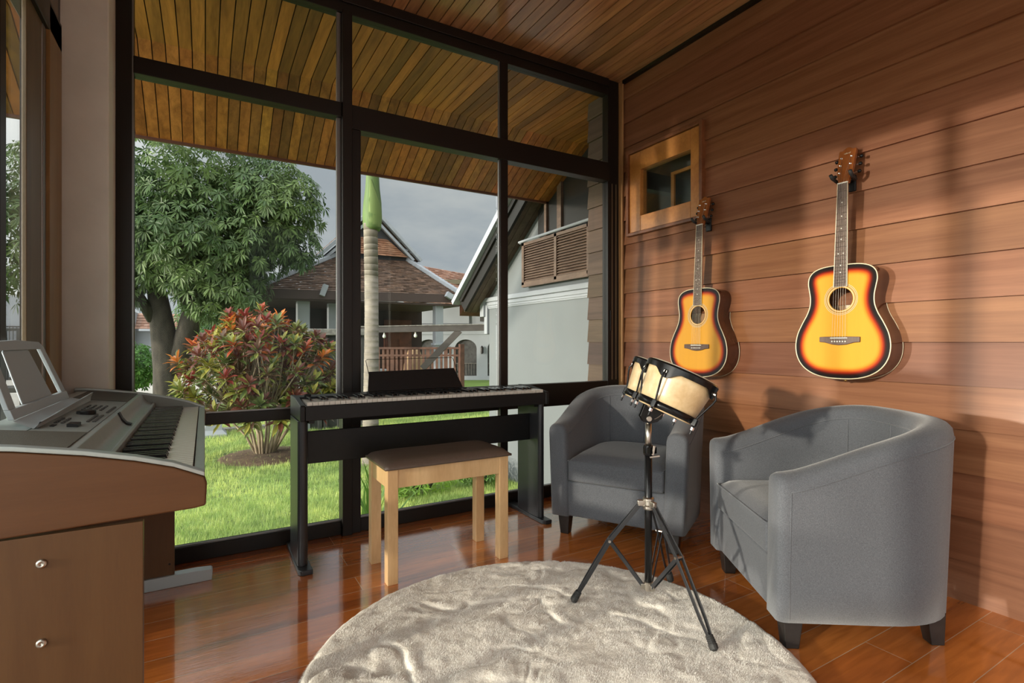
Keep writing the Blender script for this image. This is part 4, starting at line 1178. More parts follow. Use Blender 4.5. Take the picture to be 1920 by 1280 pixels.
ks = thing('keyboard_stand', 'beech panel stand with grey feet under the silver keyboard', 'stand', (-0.25, (ky0 + ky1) / 2, 0))
for (a, b_, pf) in ((1.283, 1.303, 1), (2.548, 2.570, -1)):
    pn = WB().box(-0.405, -0.107, a, b_, 0.0 if pf > 0 else 0.05, 0.640).build('side_panel', m_beech, ks, bevel=0.0012, world_xyz=True)
    for zc in (0.588, 0.440):
        if pf > 0:
            sc_ = MB().lathe([(0.0085, 0.0), (0.0085, 0.002), (0.0065, 0.0045), (0.003, 0.005), (0.0028, 0.003), (0.0, 0.003)], c=(-0.262, a, zc), M=Matrix(((1, 0, 0), (0, 0, -1), (0, 1, 0))), n=20)
            sc_.build('screw', m_nickel, pn, smooth=True, world_xyz=True)
    if pf < 0:
        MB().lathe([(0.004, 0), (0.004, 0.0008)], c=(-0.124, a - 0.0002, 0.095), M=Matrix(((1, 0, 0), (0, 0, -1), (0, 1, 0))), n=14).build('screw_hole', m_black, pn, world_xyz=True)
    fa, fb2 = (1.262, 1.282) if pf > 0 else (2.538, 2.585)
    if pf < 0:
        ft = MB().prism([(-0.44, 0.0), (0.026, 0.0), (0.029, 0.040), (0.022, 0.0455), (-0.03, 0.0495), (-0.107, 0.0495), (-0.30, 0.049), (-0.44, 0.045)], lambda x_, z_, d: (x_, d, z_), fa, fb2)
        ft.build('foot', m_restm, ks, bevel=0.003, world_xyz=True)
    else:
        ft = MB().prism([(-0.44, 0.0), (0.026, 0.0), (0.029, 0.040), (-0.03, 0.0495), (-0.44, 0.045)], lambda x_, z_, d: (x_, d, z_), 1.304, 1.345)
        ft.build('foot', m_restm, ks, bevel=0.003, world_xyz=True)
WB().box(-0.40, -0.385, 1.3035, 2.5475, 0.30, 0.52).build('back_panel', m_beech_h, ks, bevel=0.001, world_xyz=True)
WB().box(-0.16, -0.12, 2.40, 2.47, 0.636, 0.652).build('fixing_knob', m_black, ks, bevel=0.002, world_xyz=True)

# ------------------------------------------------------------------ outside ground
def gz(y):
    if y < 3.0: return -0.40
    if y < 6.5: return -0.40 - 0.36 * (y - 3.0) / 3.5
    return -0.76
gm = MB(); xs = [-14 + 0.5 * i for i in range(61)]; ys = [2.95, 3.2, 3.6, 4, 4.5, 5, 5.5, 6, 6.5, 7, 8, 9, 10, 11, 12, 13, 14, 15, 16, 18, 20, 24, 30, 40, 60]
for y in ys:
    for x in xs: gm.v.append((x, y, gz(y) + 0.015 * noise.noise(Vector((x, y, 0)))))
nx = len(xs)
for j in range(len(ys) - 1):
    for i in range(nx - 1):
        gm.f.append((j * nx + i, j * nx + i + 1, (j + 1) * nx + i + 1, (j + 1) * nx + i)); gm.m.append(0); gm.c.append((1, 1, 1))
o = gm.build('ground', m_soil, smooth=True, fixn=False); o['kind'] = 'structure'
MB().box(-40, 40, -30, 2.95, -0.60, -0.42).build('ground_terrace', m_path)['kind'] = 'structure'
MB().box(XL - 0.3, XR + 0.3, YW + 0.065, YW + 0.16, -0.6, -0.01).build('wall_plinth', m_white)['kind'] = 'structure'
MB().box(-40, 2.0, 17.0, 45, -0.9, -0.742).build('path_concrete', m_path)['kind'] = 'structure'
MB().box(2.0, 30, 17.0, 45, -0.9, -0.735).build('path_lawn_far', M('far_lawn', (0.12, 0.20, 0.03), 0.9, nscale=2, namt=0.2))['kind'] = 'structure'

# mulch under the shrub
gl = MB(); RG = random.Random(3)
def in_soil(x, y): return ((x - 0.85) / 0.75) ** 2 + ((y - 8.9) / 0.8) ** 2 < 1
for i in range(200000):
    u = RG.random()
    y = 3.04 + 9.5 * u ** 1.7
    xl, xh = -0.30 * y - 0.2, 0.75 * y
    x = RG.uniform(max(xl, -4), min(3.05 if y < 6 else 6.0, xh + 1.2))
    if in_soil(x, y) and RG.random() < 0.85: continue
    z = gz(y) + 0.010
    s = 0.8 + y * 0.07
    hgt = RG.uniform(0.02, 0.05) * s; a = RG.uniform(0, 2 * pi); w = 0.0028 * s; ln = RG.uniform(0.0, 0.035) * s
    dx, dy = cos(a), sin(a)
    pt = noise.noise(Vector((x * 1.7, y * 1.7, 0))) + 0.6 * noise.noise(Vector((x * 6, y * 6, 4)))
    g = RG.uniform(0.7, 1.25) * (1 + 0.35 * pt)
    yel = max(0, min(1, 0.35 + 0.7 * pt + RG.uniform(-.25, .25)))
    c = ((0.36 + 0.24 * yel) * g, (0.52 + 0.13 * yel) * g, (0.16 + 0.06 * yel) * g)
    n_ = len(gl.v)
    gl.v += [(x - dy * w, y + dx * w, z - 0.015), (x + dy * w, y - dx * w, z - 0.015), (x + dx * ln, y + dy * ln, z + hgt)]
    gl.f.append((n_, n_ + 1, n_ + 2)); gl.m.append(0); gl.c.append(c)
tag(gl.build('grass', m_grass, fixn=False), 'short green lawn grass outside the large window', 'grass', kind='stuff')
tag(MB().lathe([(0.80, -0.80), (0.62, -0.735), (0.35, -0.715), (0, -0.71)], c=(0.85, 8.9, 0), n=40).build('soil_mound', M('mulch_soil', (0.13, 0.085, 0.055), 0.95, nscale=9, namt=0.4, bump=1, bscale=30), smooth=True), 'low mound of bare brown soil under the red leaved shrub', 'soil')

# ------------------------------------------------------------------ foliage
def leaf(mb, p, d, up, L, W, c, droop=0.25, fold=0.18):
    """p base, d direction, up plane normal-ish"""
    s = d.cross(up)
    if s.length < 1e-4: s = d.orthogonal()
    s.normalize(); n_ = s.cross(d).normalized()
    b = len(mb.v)
    dn = Vector((0, 0, -L * droop))
    def st(u, w):
        c0 = p + d * (L * u * (1 - droop * 0.3 * u)) + dn * (u * u)
        return [tuple(c0 + s * W * w + n_ * W * fold * w * 2), tuple(c0), tuple(c0 - s * W * w + n_ * W * fold * w * 2)]
    mb.v += [tuple(p)] + st(0.30, 0.36) + st(0.68, 0.44) + [tuple(p + d * (L * (1 - droop * 0.3)) + dn)]
    mb.f += [(b, b + 1, b + 2), (b, b + 2, b + 3), (b + 1, b + 4, b + 5, b + 2), (b + 2, b + 5, b + 6, b + 3), (b + 4, b + 7, b + 5), (b + 5, b + 7, b + 6)]
    mb.m += [0] * 6; mb.c += [c] * 6

def rvec(r): 
    while True:
        v = Vector((r.uniform(-1, 1), r.uniform(-1, 1), r.uniform(-1, 1)))
        if 0.1 < v.length < 1: return v.normalized()

def canopy(parent, blobs, seed, L=(0.14, 0.22), W=0.036, per=10, base=(0.048, 0.092, 0.030), tip=(0.125, 0.185, 0.055), name='foliage', inner=0.25, gap=0.0):
    r = random.Random(seed); mb = MB()
    for (cx, cy, cz, rx, ry, rz, cnt) in blobs:
        for i in range(cnt):
            d = rvec(r); q = 1.0 - abs(r.gauss(0, 0.16))
            if r.random() < inner: q = r.uniform(0.35, 0.85)
            lump = 1 + 0.16 * noise.noise(Vector((d.x * 2.2 + cx, d.y * 2.2 + cy, d.z * 2.2)))
            p = Vector((cx + d.x * rx * q * lump, cy + d.y * ry * q * lump, cz + d.z * rz * q * lump))
            if gap and noise.noise(p * 1.3) < -gap: continue
            ax = (d + Vector((0, 0, 0.5)) + rvec(r) * 0.5).normalized()
            young = max(0, min(1, 0.25 + 0.8 * noise.noise(p * 0.9 + Vector((4, 1, 2))) + r.uniform(-0.3, 0.3)))
            for k in range(per):
                a = 2 * pi * k / per + r.uniform(-.3, .3)
                u = ax.orthogonal().normalized(); v = ax.cross(u)
                dd = (u * cos(a) + v * sin(a) + ax * r.uniform(-0.15, 0.55) + Vector((0, 0, -0.25))).normalized()
                t = r.uniform(0.7, 1.25) * 1.3
                c = tuple((base[j] * (1 - young) + tip[j] * young) * t for j in range(3))
                leaf(mb, p + dd * 0.02, dd, ax, r.uniform(*L), W * r.uniform(0.8, 1.2), c, droop=r.uniform(0.15, 0.5))
    return mb.build(name, m_leaf, parent, fixn=False, world_xyz=True)

tree = thing('mango_tree', 'large leafy green tree with thick forked trunk beyond the lawn', 'tree', (-0.72, 14.3, -0.76))
mb = MB()
mb.tube([(-0.72, 14.3, -0.85), (-0.73, 14.3, -0.3), (-0.75, 14.3, 0.4), (-0.80, 14.3, 1.1), (-0.92, 14.35, 2.0), (-1.1, 14.4, 3.2)], [0.36, 0.29, 0.27, 0.26, 0.20, 0.12], 14)
mb.tube([(-0.68, 14.25, 0.25), (-0.42, 14.2, 0.9), (-0.28, 14.1, 1.5), (-0.10, 14.0, 2.3), (0.3, 13.9, 3.3)], [0.20, 0.24, 0.22, 0.17, 0.10], 12)
mb.tube([(-1.0, 14.3, 1.5), (-1.3, 14.1, 2.1), (-1.8, 13.9, 2.8)], [0.13, 0.10, 0.05], 8)
mb.tube([(-0.2, 14.05, 1.8), (0.5, 13.7, 2.3), (1.1, 13.4, 2.9), (1.7, 13.2, 3.4)], [0.13, 0.09, 0.06, 0.03], 8)
mb.tube([(-0.3, 14.1, 1.6), (-0.5, 13.6, 2.4), (-0.4, 13.2, 3.2)], [0.12, 0.08, 0.04], 8)
mb.build('trunk', m_bark, tree, smooth=True, world_xyz=True)
canopy(tree, [(-0.1, 13.7, 3.5, 1.65, 1.5, 1.55, 1100), (1.35, 13.0, 4.2, 1.1, 1.0, 1.0, 480), (1.75, 12.9, 3.3, 0.55, 0.5, 0.7, 110), (-1.2, 14.2, 3.2, 1.2, 1.2, 1.1, 460), (0.35, 13.5, 2.35, 1.05, 0.9, 0.95, 420),
              (-2.6, 14.4, 3.6, 1.6, 1.3, 1.7, 600), (-0.5, 14.0, 5.0, 2.3, 1.8, 1.4, 800), (-4.2, 14.5, 3.4, 1.6, 1.4, 2.0, 560), (0.85, 13.2, 3.2, 1.0, 0.9, 0.9, 340), (-1.6, 13.9, 2.1, 0.5, 0.5, 0.45, 50)],
       21, per=10, L=(0.13, 0.22), W=0.044, inner=0.3)

def bush(label, name, blobs, seed, loc, base, tip, L=(0.05, 0.08), W=0.03, per=6, stem=None, group=None):
    t = thing(name, label, 'bush', loc, 0, group)
    canopy(t, blobs, seed, L=L, W=W, per=per, base=base, tip=tip)
    mb = MB()
    for k in range(5):
        a = k * 1.3
        mb.tube([(loc[0] + 0.05 * cos(a), loc[1] + 0.05 * sin(a), loc[2]), (blobs[0][0] + 0.3 * blobs[0][3] * cos(a), blobs[0][1] + 0.3 * blobs[0][4] * sin(a), blobs[0][2])], [0.03, 0.012], 6)
    mb.build('stem', m_bark, t, world_xyz=True)
    return t
bush('rounded light green bush behind the forked tree trunk at the path edge', 'round_bush', [(-2.02, 18.6, 0.30, 0.95, 0.9, 0.72, 900)], 5, (-1.95, 18.6, -0.76), (0.05, 0.15, 0.02), (0.13, 0.27, 0.035), L=(0.09, 0.14), W=0.055, per=6)
bush('tall dark green bushes behind the red leaved shrub', 'tall_bush', [(0.4, 19.5, 1.3, 1.5, 1.0, 1.2, 800), (1.3, 19.8, 0.3, 1.4, 1.0, 0.9, 400)], 6, (0.6, 19.5, -0.76), (0.04, 0.10, 0.02), (0.14, 0.25, 0.04), L=(0.12, 0.18), W=0.06, per=6)
bush('low yellow green plants at the foot of the tall bushes', 'low_bush', [(-0.4, 16.2, -0.55, 0.5, 0.4, 0.22, 120)], 8, (-0.4, 16.2, -0.76), (0.12, 0.22, 0.03), (0.25, 0.36, 0.05), L=(0.08, 0.12), W=0.04, per=6)
bush('low yellow green weeds on the lawn beyond the bench', 'weed_patch', [(2.05, 5.4, -0.52, 0.40, 0.30, 0.13, 70), (1.75, 5.2, -0.55, 0.2, 0.2, 0.12, 25)], 9, (2.0, 5.4, -0.66), (0.11, 0.22, 0.03), (0.24, 0.38, 0.05), L=(0.06, 0.11), W=0.022, per=6)
bush('small dark leaved bush at the foot of the white wall', 'small_bush', [(2.74, 5.4, -0.52, 0.20, 0.35, 0.20, 130)], 10, (2.74, 5.4, -0.66), (0.05, 0.12, 0.02), (0.13, 0.22, 0.04), L=(0.04, 0.06), W=0.025, per=6)

# strap-leaved clump outside the window, right of the mullion
sc = thing('strap_leaf_plant', 'clump of long narrow green leaves just outside the window behind the bench', 'plant', (0.98, 3.55, gz(3.55)))
mb = MB(); r = random.Random(4)
for i in range(26):
    a = r.uniform(0, 2 * pi); ln = r.uniform(0.35, 0.75); lean = r.uniform(0.08, 0.32); w = r.uniform(0.012, 0.022)
    dx, dy = cos(a), sin(a); b = len(mb.v); t = r.uniform(0.8, 1.2)
    bx_, by_ = 0.06 * cos(a * 3), 0.06 * sin(a * 2)
    for k in range(6):
        u = k / 5; ww = w * (1 - u ** 2.2) + 0.0005
        x_ = bx_ + dx * lean * u ** 1.7; y_ = by_ + dy * lean * u ** 1.7; z_ = ln * (u - 0.12 * u * u)
        mb.v += [(x_ - dy * ww, y_ + dx * ww, z_), (x_ + dy * ww, y_ - dx * ww, z_)]
    for k in range(5):
        mb.f.append((b + 2 * k, b + 2 * k + 1, b + 2 * k + 3, b + 2 * k + 2)); mb.m.append(0); mb.c.append((0.12 * t, 0.26 * t, 0.04 * t))
mb.build('leaves', m_leaf, sc, fixn=False)

# ------------------------------------------------------------------ croton shrub
cro = thing('croton_shrub', 'large shrub with red, orange and yellow-green leaf rosettes on pale bare stems', 'shrub', (0.80, 8.95, -0.76))
cc = Vector((0.74, 8.75, 0.40)); r = random.Random(17); mb = MB(); sm = MB()
pal = [(0.42, 0.085, 0.035), (0.50, 0.17, 0.04), (0.26, 0.045, 0.035), (0.16, 0.05, 0.035), (0.30, 0.28, 0.05), (0.10, 0.14, 0.035), (0.13, 0.07, 0.04), (0.20, 0.22, 0.05)]
tops = []
cnt = 0
while cnt < 225:
    d = rvec(r)
    if d.z < -0.55: continue
    q = r.uniform(0.82, 1.0) if r.random() < 0.72 else r.uniform(0.4, 0.8)
    p = cc + Vector((d.x * 1.14 * q, d.y * 0.85 * q, d.z * 1.08 * q))
    if p.z < -0.25 and abs(p.x - 0.8) < 0.5: continue
    if min([(p - t_).length for t_ in tops] + [9]) < 0.11: continue
    tops.append(p); cnt += 1
    upper = (p.z - cc.z) / 1.1
    warm = upper * 0.8 + noise.noise(p * 1.4) * 0.9 + r.uniform(-0.35, 0.35)
    if warm > 0.55 and r.random() < 0.3: main = (0.70, 0.22, 0.05)
    elif warm > 0.75: main = r.choice(pal[:3] + pal[:2])
    elif warm > 0.25: main = r.choice(pal[:5])
    elif warm > -0.1: main = r.choice(pal[2:8])
    else: main = r.choice(pal[3:8])
    ax = (d * 0.5 + Vector((0, 0, 1)) + rvec(r) * 0.25).normalized()
    u = ax.orthogonal().normalized(); v = ax.cross(u)
    nl = 18
    for k in range(nl):
        a = 2.4 * k; el = 1.15 - 1.25 * k / nl
        dd = (u * cos(a) * cos(el) + v * sin(a) * cos(el) + ax * sin(el)).normalized()
        sec = main if r.random() < 0.68 else r.choice(pal[4:])
        if k > 11 and r.random() < 0.5: sec = r.choice(pal[3:8])
        t = r.uniform(0.75, 1.2)
        leaf(mb, p - ax * (0.07 * k / nl), dd, ax, r.uniform(0.15, 0.24), r.uniform(0.052, 0.080), tuple(c_ * t for c_ in sec), droop=0.1 + 0.25 * k / nl, fold=0.22)
mb.build('foliage', m_leaf2, cro, fixn=False, world_xyz=True)
base = Vector((0.80, 8.95, -0.78))
forks = []
for k in range(17):
    a = 2 * pi * k / 17; f = base + Vector((0.10 * cos(a), 0.08 * sin(a), 0)); 
    g = base + Vector((0.42 * cos(a) * r.uniform(0.6, 1.2), 0.3 * sin(a), r.uniform(0.45, 0.75)))
    sm.tube([f, f.lerp(g, 0.5) + Vector((0.02, 0, 0.05)), g], [0.022, 0.018, 0.015], 6)
    forks.append(g)
for p in tops:
    g = min(forks, key=lambda q: (q - p).length + r.uniform(0, 0.2))
    m = g.lerp(p, 0.5) + Vector((0, 0, -0.06)); m.x += r.uniform(-0.04, 0.04)
    sm.tube([g, m, p - Vector((0, 0, 0.02))], [0.012, 0.010, 0.008], 5)
sm.build('stems', m_stem, cro, smooth=True, world_xyz=True)

# ------------------------------------------------------------------ palm
pm = thing('palm_tree', 'palm with ringed pale trunk and bright green crownshaft', 'palm', (2.05, 7.49, -0.76))
mb = MB(); vc = []
prof = []; z = -0.8; rng = random.Random(2)
while z < 2.62:
    u = (z + 0.8) / 3.4; rr = 0.118 - 0.022 * min(1, u * 1.6) + 0.01 * max(0, u - 0.8)
    h_ = 0.085 + rng.uniform(-0.012, 0.02)
    prof += [(rr, z, 0.95), (rr + 0.0012, z + h_ - 0.014, 1.0), (rr + 0.0025, z + h_ - 0.008, 1.3), (rr, z + h_, 0.55)]
    z += h_
n = 20; rings = []; 
for (rr, z_, t) in prof:
    lean = 0.0 + 0.012 * sin(z_ * 1.3)
    rings.append([(lean + rr * cos(2 * pi * k / n), rr * sin(2 * pi * k / n), z_ + 0.76 + 0.006 * sin(2 * pi * k / n + z_ * 9)) for k in range(n)]); vc += [(t, t, t)] * n
mb.loft(rings); mb.build('trunk', m_palm, pm, smooth=True, vcol=vc)
mb = MB(); rings = []; vc = []
for z_, rr in ((2.60, 0.105), (2.64, 0.125), (2.8, 0.135), (3.0, 0.125), (3.2, 0.10), (3.45, 0.085), (3.8, 0.07), (4.95, 0.05)):
    rings.append([(0.02 + rr * cos(2 * pi * k / 24) * (1 + 0.08 * cos(3 * 2 * pi * k / 24 + z_ * 2)), rr * sin(2 * pi * k / 24), z_ + 0.76) for k in range(24)]); vc += [(1.0, 1.0, 1.0)] * 24
mb.loft(rings); mb.build('crownshaft', m_shaft, pm, smooth=True, vcol=vc)
mb = MB()
mb.loft([[(0.02 + (rr + 0.006) * cos(a_), (rr + 0.006) * sin(a_), z_ + 0.76) for a_ in [-2.2 + 2.0 * k / 9 * w_ for k in range(10)]] for z_, rr, w_ in ((2.64, 0.118, 0.9), (2.72, 0.126, 0.97), (2.85, 0.130, 0.9), (2.98, 0.122, 0.7), (3.12, 0.108, 0.45), (3.30, 0.092, 0.15))], caps=False)
mb.build('leaf_sheath', M('sheath_green', (0.13, 0.19, 0.05), 0.7), pm, smooth=True)
for k in range(9):
    a = 2 * pi * k / 9; mb = MB(); pts = []
    for j in range(9):
        u = j / 8; pts.append(Vector((cos(a) * 1.9 * u, sin(a) * 1.9 * u, 5.7 + 1.1 * u - 1.0 * u * u)))
    mb.tube(pts, [0.02 - 0.016 * j / 8 for j in range(9)], 5, col=(0.15, 0.25, 0.05))
    for j in range(1, 36):
        u = j / 36; i0 = min(7, int(u * 8)); p = pts[i0].lerp(pts[i0 + 1], u * 8 - i0)
        for s_ in (-1, 1):
            dd = Vector((-sin(a) * s_ + 0.4 * cos(a), cos(a) * s_ + 0.4 * sin(a), -0.35)).normalized()
            leaf(mb, p, dd, Vector((0, 0, 1)), 0.5 * (1 - 0.5 * u), 0.04, (0.07, 0.14, 0.03), 0.3)
    mb.build('frond', m_leaf, pm, fixn=False)

# ------------------------------------------------------------------ gable-roofed white house at the right
XW, XBG = 3.10, 2.85
hs = thing('gable_house', 'white rendered house with louvred window and steep brown eaves seen at the right', 'house', (3.8, 4.6, -0.8))
def rk(y): return 1.444 + (5.988 - y) * 0.727     # underside of the verge in the plane of the barge board
mb = MB()
pz = lambda y: rk(y) + 0.02
poly = [(3.20, -1.3), (5.85, -1.3), (5.85, rk(5.85) + 0.02), (4.30, rk(4.30)), (4.30, 2.9), (3.20, 2.9)]
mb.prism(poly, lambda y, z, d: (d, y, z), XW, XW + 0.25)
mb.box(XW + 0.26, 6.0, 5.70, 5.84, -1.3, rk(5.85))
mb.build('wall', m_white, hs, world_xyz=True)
mb = MB()
for (z0, z1, pr) in ((1.415, 1.44, 0.012), (1.455, 1.50, 0.03), (1.50, 1.555, 0.05), (1.43, 1.46, 0.02)):
    mb.box(XW - pr, XW + 0.01, 3.2, 5.86 + pr, z0, z1)
mb.box(XW - 0.03, XW + 0.3, 5.86, 5.94, 1.10, 1.50)
mb.box(XW - 0.06, XW + 0.3, 5.90, 6.0, 1.32, 1.56)
mb.build('cornice', m_white2, hs, bevel=0.008, world_xyz=True)
# roof underside boards and barge board
mb = MB()
sl = Vector((0, -1, 0.727)).normalized()
yy0 = 6.10
def RP(x_, y_, off): return (x_, y_, rk(y_) + off)
x = XBG + 0.02
while x < 6.2:
    t = rnd_tone(0.7, 1.2); xe = x + 0.085
    v = [RP(x, yy0, 0.02), RP(xe, yy0, 0.02), RP(xe, 3.3, 0.02), RP(x, 3.3, 0.02), RP(x, yy0, 0.04), RP(xe, yy0, 0.04), RP(xe, 3.3, 0.04), RP(x, 3.3, 0.04)]
    mb.add(v, [(0, 1, 2, 3), (0, 4, 5, 1), (1, 5, 6, 2), (3, 7, 4, 0), (2, 6, 7, 3), (7, 6, 5, 4)], 0, t)
    x += 0.09
mb.build('soffit', m_bargew, hs, world_xyz=True)
mb = MB()
mb.prism([(6.02, rk(6.02) - 0.03), (6.16, rk(6.02) + 0.10), (6.10, rk(6.10) + 0.20), (3.3, rk(3.3) + 0.20), (3.3, rk(3.3) - 0.03)], lambda y, z, d: (d, y, z), XBG - 0.015, XBG + 0.018)
mb.prism([(6.12, rk(6.12) + 0.19), (3.3, rk(3.3) + 0.19), (3.3, rk(3.3) + 0.12), (6.06, rk(6.06) + 0.12)], lambda y, z, d: (d, y, z), XBG - 0.045, XBG - 0.016)
mb.build('barge_board', m_bargew, hs, world_xyz=True)
mb = MB()
mb.prism([(6.20, rk(6.20) + 0.19), (3.3, rk(3.3) + 0.19), (3.3, rk(3.3) + 0.29), (6.24, rk(6.20) + 0.24)], lambda y, z, d: (d, y, z), XBG - 0.10, XBG + 0.02)
mb.build('verge_ridge', m_ridge, hs, world_xyz=True)
MB().add([RP(XBG, 6.2, 0.20), RP(6.2, 6.2, 0.20), RP(6.2, 3.3, 0.20), RP(XBG, 3.3, 0.20), RP(XBG, 6.2, 0.05), RP(6.2, 6.2, 0.05), RP(6.2, 3.3, 0.05), RP(XBG, 3.3, 0.05)], [(0, 1, 2, 3), (4, 5, 6, 7), (0, 4, 5, 1)], 0, (0.2, 0.09, 0.05)).build('roof', m_tile, hs, world_xyz=True)
# dark window with louvred panel below
lv = MB()
lv.box(XW - 0.05, XW - 0.01, 3.30, 4.93, 1.625, 2.085, 1)
for (ya, yb) in ((3.30, 3.36), (4.27, 4.31), (4.885, 4.93), (3.75, 3.79)): lv.box(XW - 0.085, XW - 0.05, ya, yb, 1.625, 2.085)
lv.box(XW - 0.085, XW - 0.05, 3.30, 4.93, 1.60, 1.655); lv.box(XW - 0.085, XW - 0.05, 3.30, 4.93, 2.055, 2.085)
z = 1.665
while z < 2.05:
    lv.add([(XW - 0.05, 3.3, z + 0.024), (XW - 0.05, 4.89, z + 0.024), (XW - 0.078, 4.89, z), (XW - 0.078, 3.3, z), (XW - 0.05, 3.3, z + 0.018), (XW - 0.05, 4.89, z + 0.018), (XW - 0.078, 4.89, z - 0.006), (XW - 0.078, 3.3, z - 0.006)],
           [(0, 1, 2, 3), (4, 5, 6, 7), (2, 3, 7, 6)], 0)
    z += 0.027
m_lou = wood('louvre_wood', (0.10, 0.060, 0.042), (0.18, 0.115, 0.08), (3, 1, 3), 5, 0.6, usecol=False)
lv.build('louvre_panel', [m_lou, m_deep], hs, world_xyz=True)
MB().tube([(XW - 0.10, 4.96, 2.10), (XW - 0.10, 3.3, 2.115)], 0.014, 8).box(XW - 0.10, XW, 4.93, 4.95, 2.08, 2.11).build('pale_handrail', m_white2, hs, world_xyz=True)
MB().box(XW - 0.02, XW - 0.005, 3.3, 4.70, 2.12, 2.9).build('dark_glazing', m_deep, hs, world_xyz=True)
MB().box(XW - 0.05, XW - 0.02, 4.24, 4.31, 2.10, 2.9).box(XW - 0.05, XW - 0.02, 4.50, 4.54, 2.10, 2.9).build('window_post', m_lou, hs, world_xyz=True)

# ------------------------------------------------------------------ pavilion
YP = 14.0
pv = thing('garden_pavilion', 'open timber pavilion with tiled skirt roof and steep gable beyond the lawn', 'pavilion', (4.0, 15.5, -0.76))
def tiles(mb, a, b, c, d, rows, c0, c1, seed, thick=0.03):
    """courses between bottom edge a-b and top edge d-c"""
    rr = random.Random(seed); a, b, c, d = [Vector(q) for q in (a, b, c, d)]
    nrm = (b - a).cross(d - a).normalized()
    if nrm.z < 0: nrm = -nrm
    for i in range(rows):
        u0, u1 = i / rows, (i + 1.0) / rows
        l0, r0 = a.lerp(d, u0), b.lerp(c, u0); l1, r1 = a.lerp(d, u1), b.lerp(c, u1)
        nc = max(1, int((r0 - l0).length / 0.16))
        for k in range(nc):
            v0, v1 = k / nc, (k + 1) / nc
            t = rr.random(); w_ = rr.uniform(0.75, 1.2)
            col = tuple((c0[j] * (1 - t) + c1[j] * t) * w_ for j in range(3))
            lift = thick * rr.uniform(0.7, 1.3)
            p0, p1 = l0.lerp(r0, v0), l0.lerp(r0, v1); q0, q1 = l1.lerp(r1, v0), l1.lerp(r1, v1)
            mb.add([p0 + nrm * lift, p1 + nrm * lift, q1, q0, p0, p1], [(0, 1, 2, 3), (0, 4, 5, 1)], 0, col)
cA, cB = (0.10, 0.062, 0.045), (0.25, 0.155, 0.11)
EL, ER = (1.05, YP, 2.28), (6.50, YP, 2.36)
UL, UR = (3.20, 15.6, 3.46), (5.42, 15.6, 3.50)
mb = MB()
tiles(mb, EL, ER, UR, UL, 22, cA, cB, 1)
tiles(mb, (1.05, 19, 2.28), EL, UL, (3.2, 17.4, 3.46), 22, cA, cB, 2)
tiles(mb, ER, (6.5, 19, 2.3), (5.42, 17.4, 3.5), UR, 22, cA, cB, 3)
mb.build('skirt_roof', m_tile, pv, fixn=False, world_xyz=True)
mb = MB()
mb.bar((1.05, YP + 0.01, 2.18), (6.5, YP + 0.01, 2.26), 0.06, 0.23)
mb.box(1.05, 6.5, YP + 0.05, 19, 2.05, 2.10)
mb.build('fascia', M('dark_fascia', (0.055, 0.035, 0.03), 0.7), pv, world_xyz=True)
mb = MB()
for a, b in ((EL, UL), (ER, UR)):
    a, b = Vector(a) + Vector((0, 0, 0.05)), Vector(b) + Vector((0, 0, 0.05))
    mb.bar(a, b, 0.20, 0.12)
mb.build('hip_ridge', m_ridge, pv, world_xyz=True, bevel=0.02)
# upper gable
AP = Vector((4.28, 15.35, 4.93)); LB = Vector((2.55, 15.35, 3.22)); RB = Vector((5.75, 15.35, 3.50))
mb = MB()
for P_, s_ in ((LB, -1), (RB, 1)):
    mb.bar(P_, AP, 0.10, 0.15, up=(0, 1, 0)); mb.bar(P_ + Vector((-s_ * 0.22, 0.06, 0.0)), AP + Vector((0, 0.06, -0.25)), 0.08, 0.12, up=(0, 1, 0))
mb.build('gable_verge', m_ridge, pv, world_xyz=True, bevel=0.01)
mb = MB()
mb.add([(2.9, 15.6, 3.45), (5.6, 15.6, 3.45), tuple(AP + Vector((0, 0.25, -0.15)))], [(0, 1, 2)], 0, (0.3, 0.3, 0.3))
mb.build('gable_board', M('gable_dark_board', (0.05, 0.05, 0.055), 0.8), pv, world_xyz=True)
mb = MB()
tiles(mb, (3.35, 15.42, 3.58), (5.35, 15.42, 3.58), (4.75, 15.56, 4.10), (3.80, 15.56, 4.10), 8, (0.30, 0.13, 0.07), (0.42, 0.22, 0.13), 6, 0.02)
mb.build('gable_tile_panel', m_tile, pv, fixn=False, world_xyz=True)
mb = MB()
tiles(mb, tuple(LB + Vector((0, 4, 0))), tuple(LB), tuple(AP), tuple(AP + Vector((0, 4, 0))), 18, cA, cB, 4)
tiles(mb, tuple(RB), tuple(RB + Vector((0, 4, 0))), tuple(AP + Vector((0, 4, 0))), tuple(AP), 18, cA, cB, 5)
mb.build('upper_roof', m_tile, pv, fixn=False, world_xyz=True)
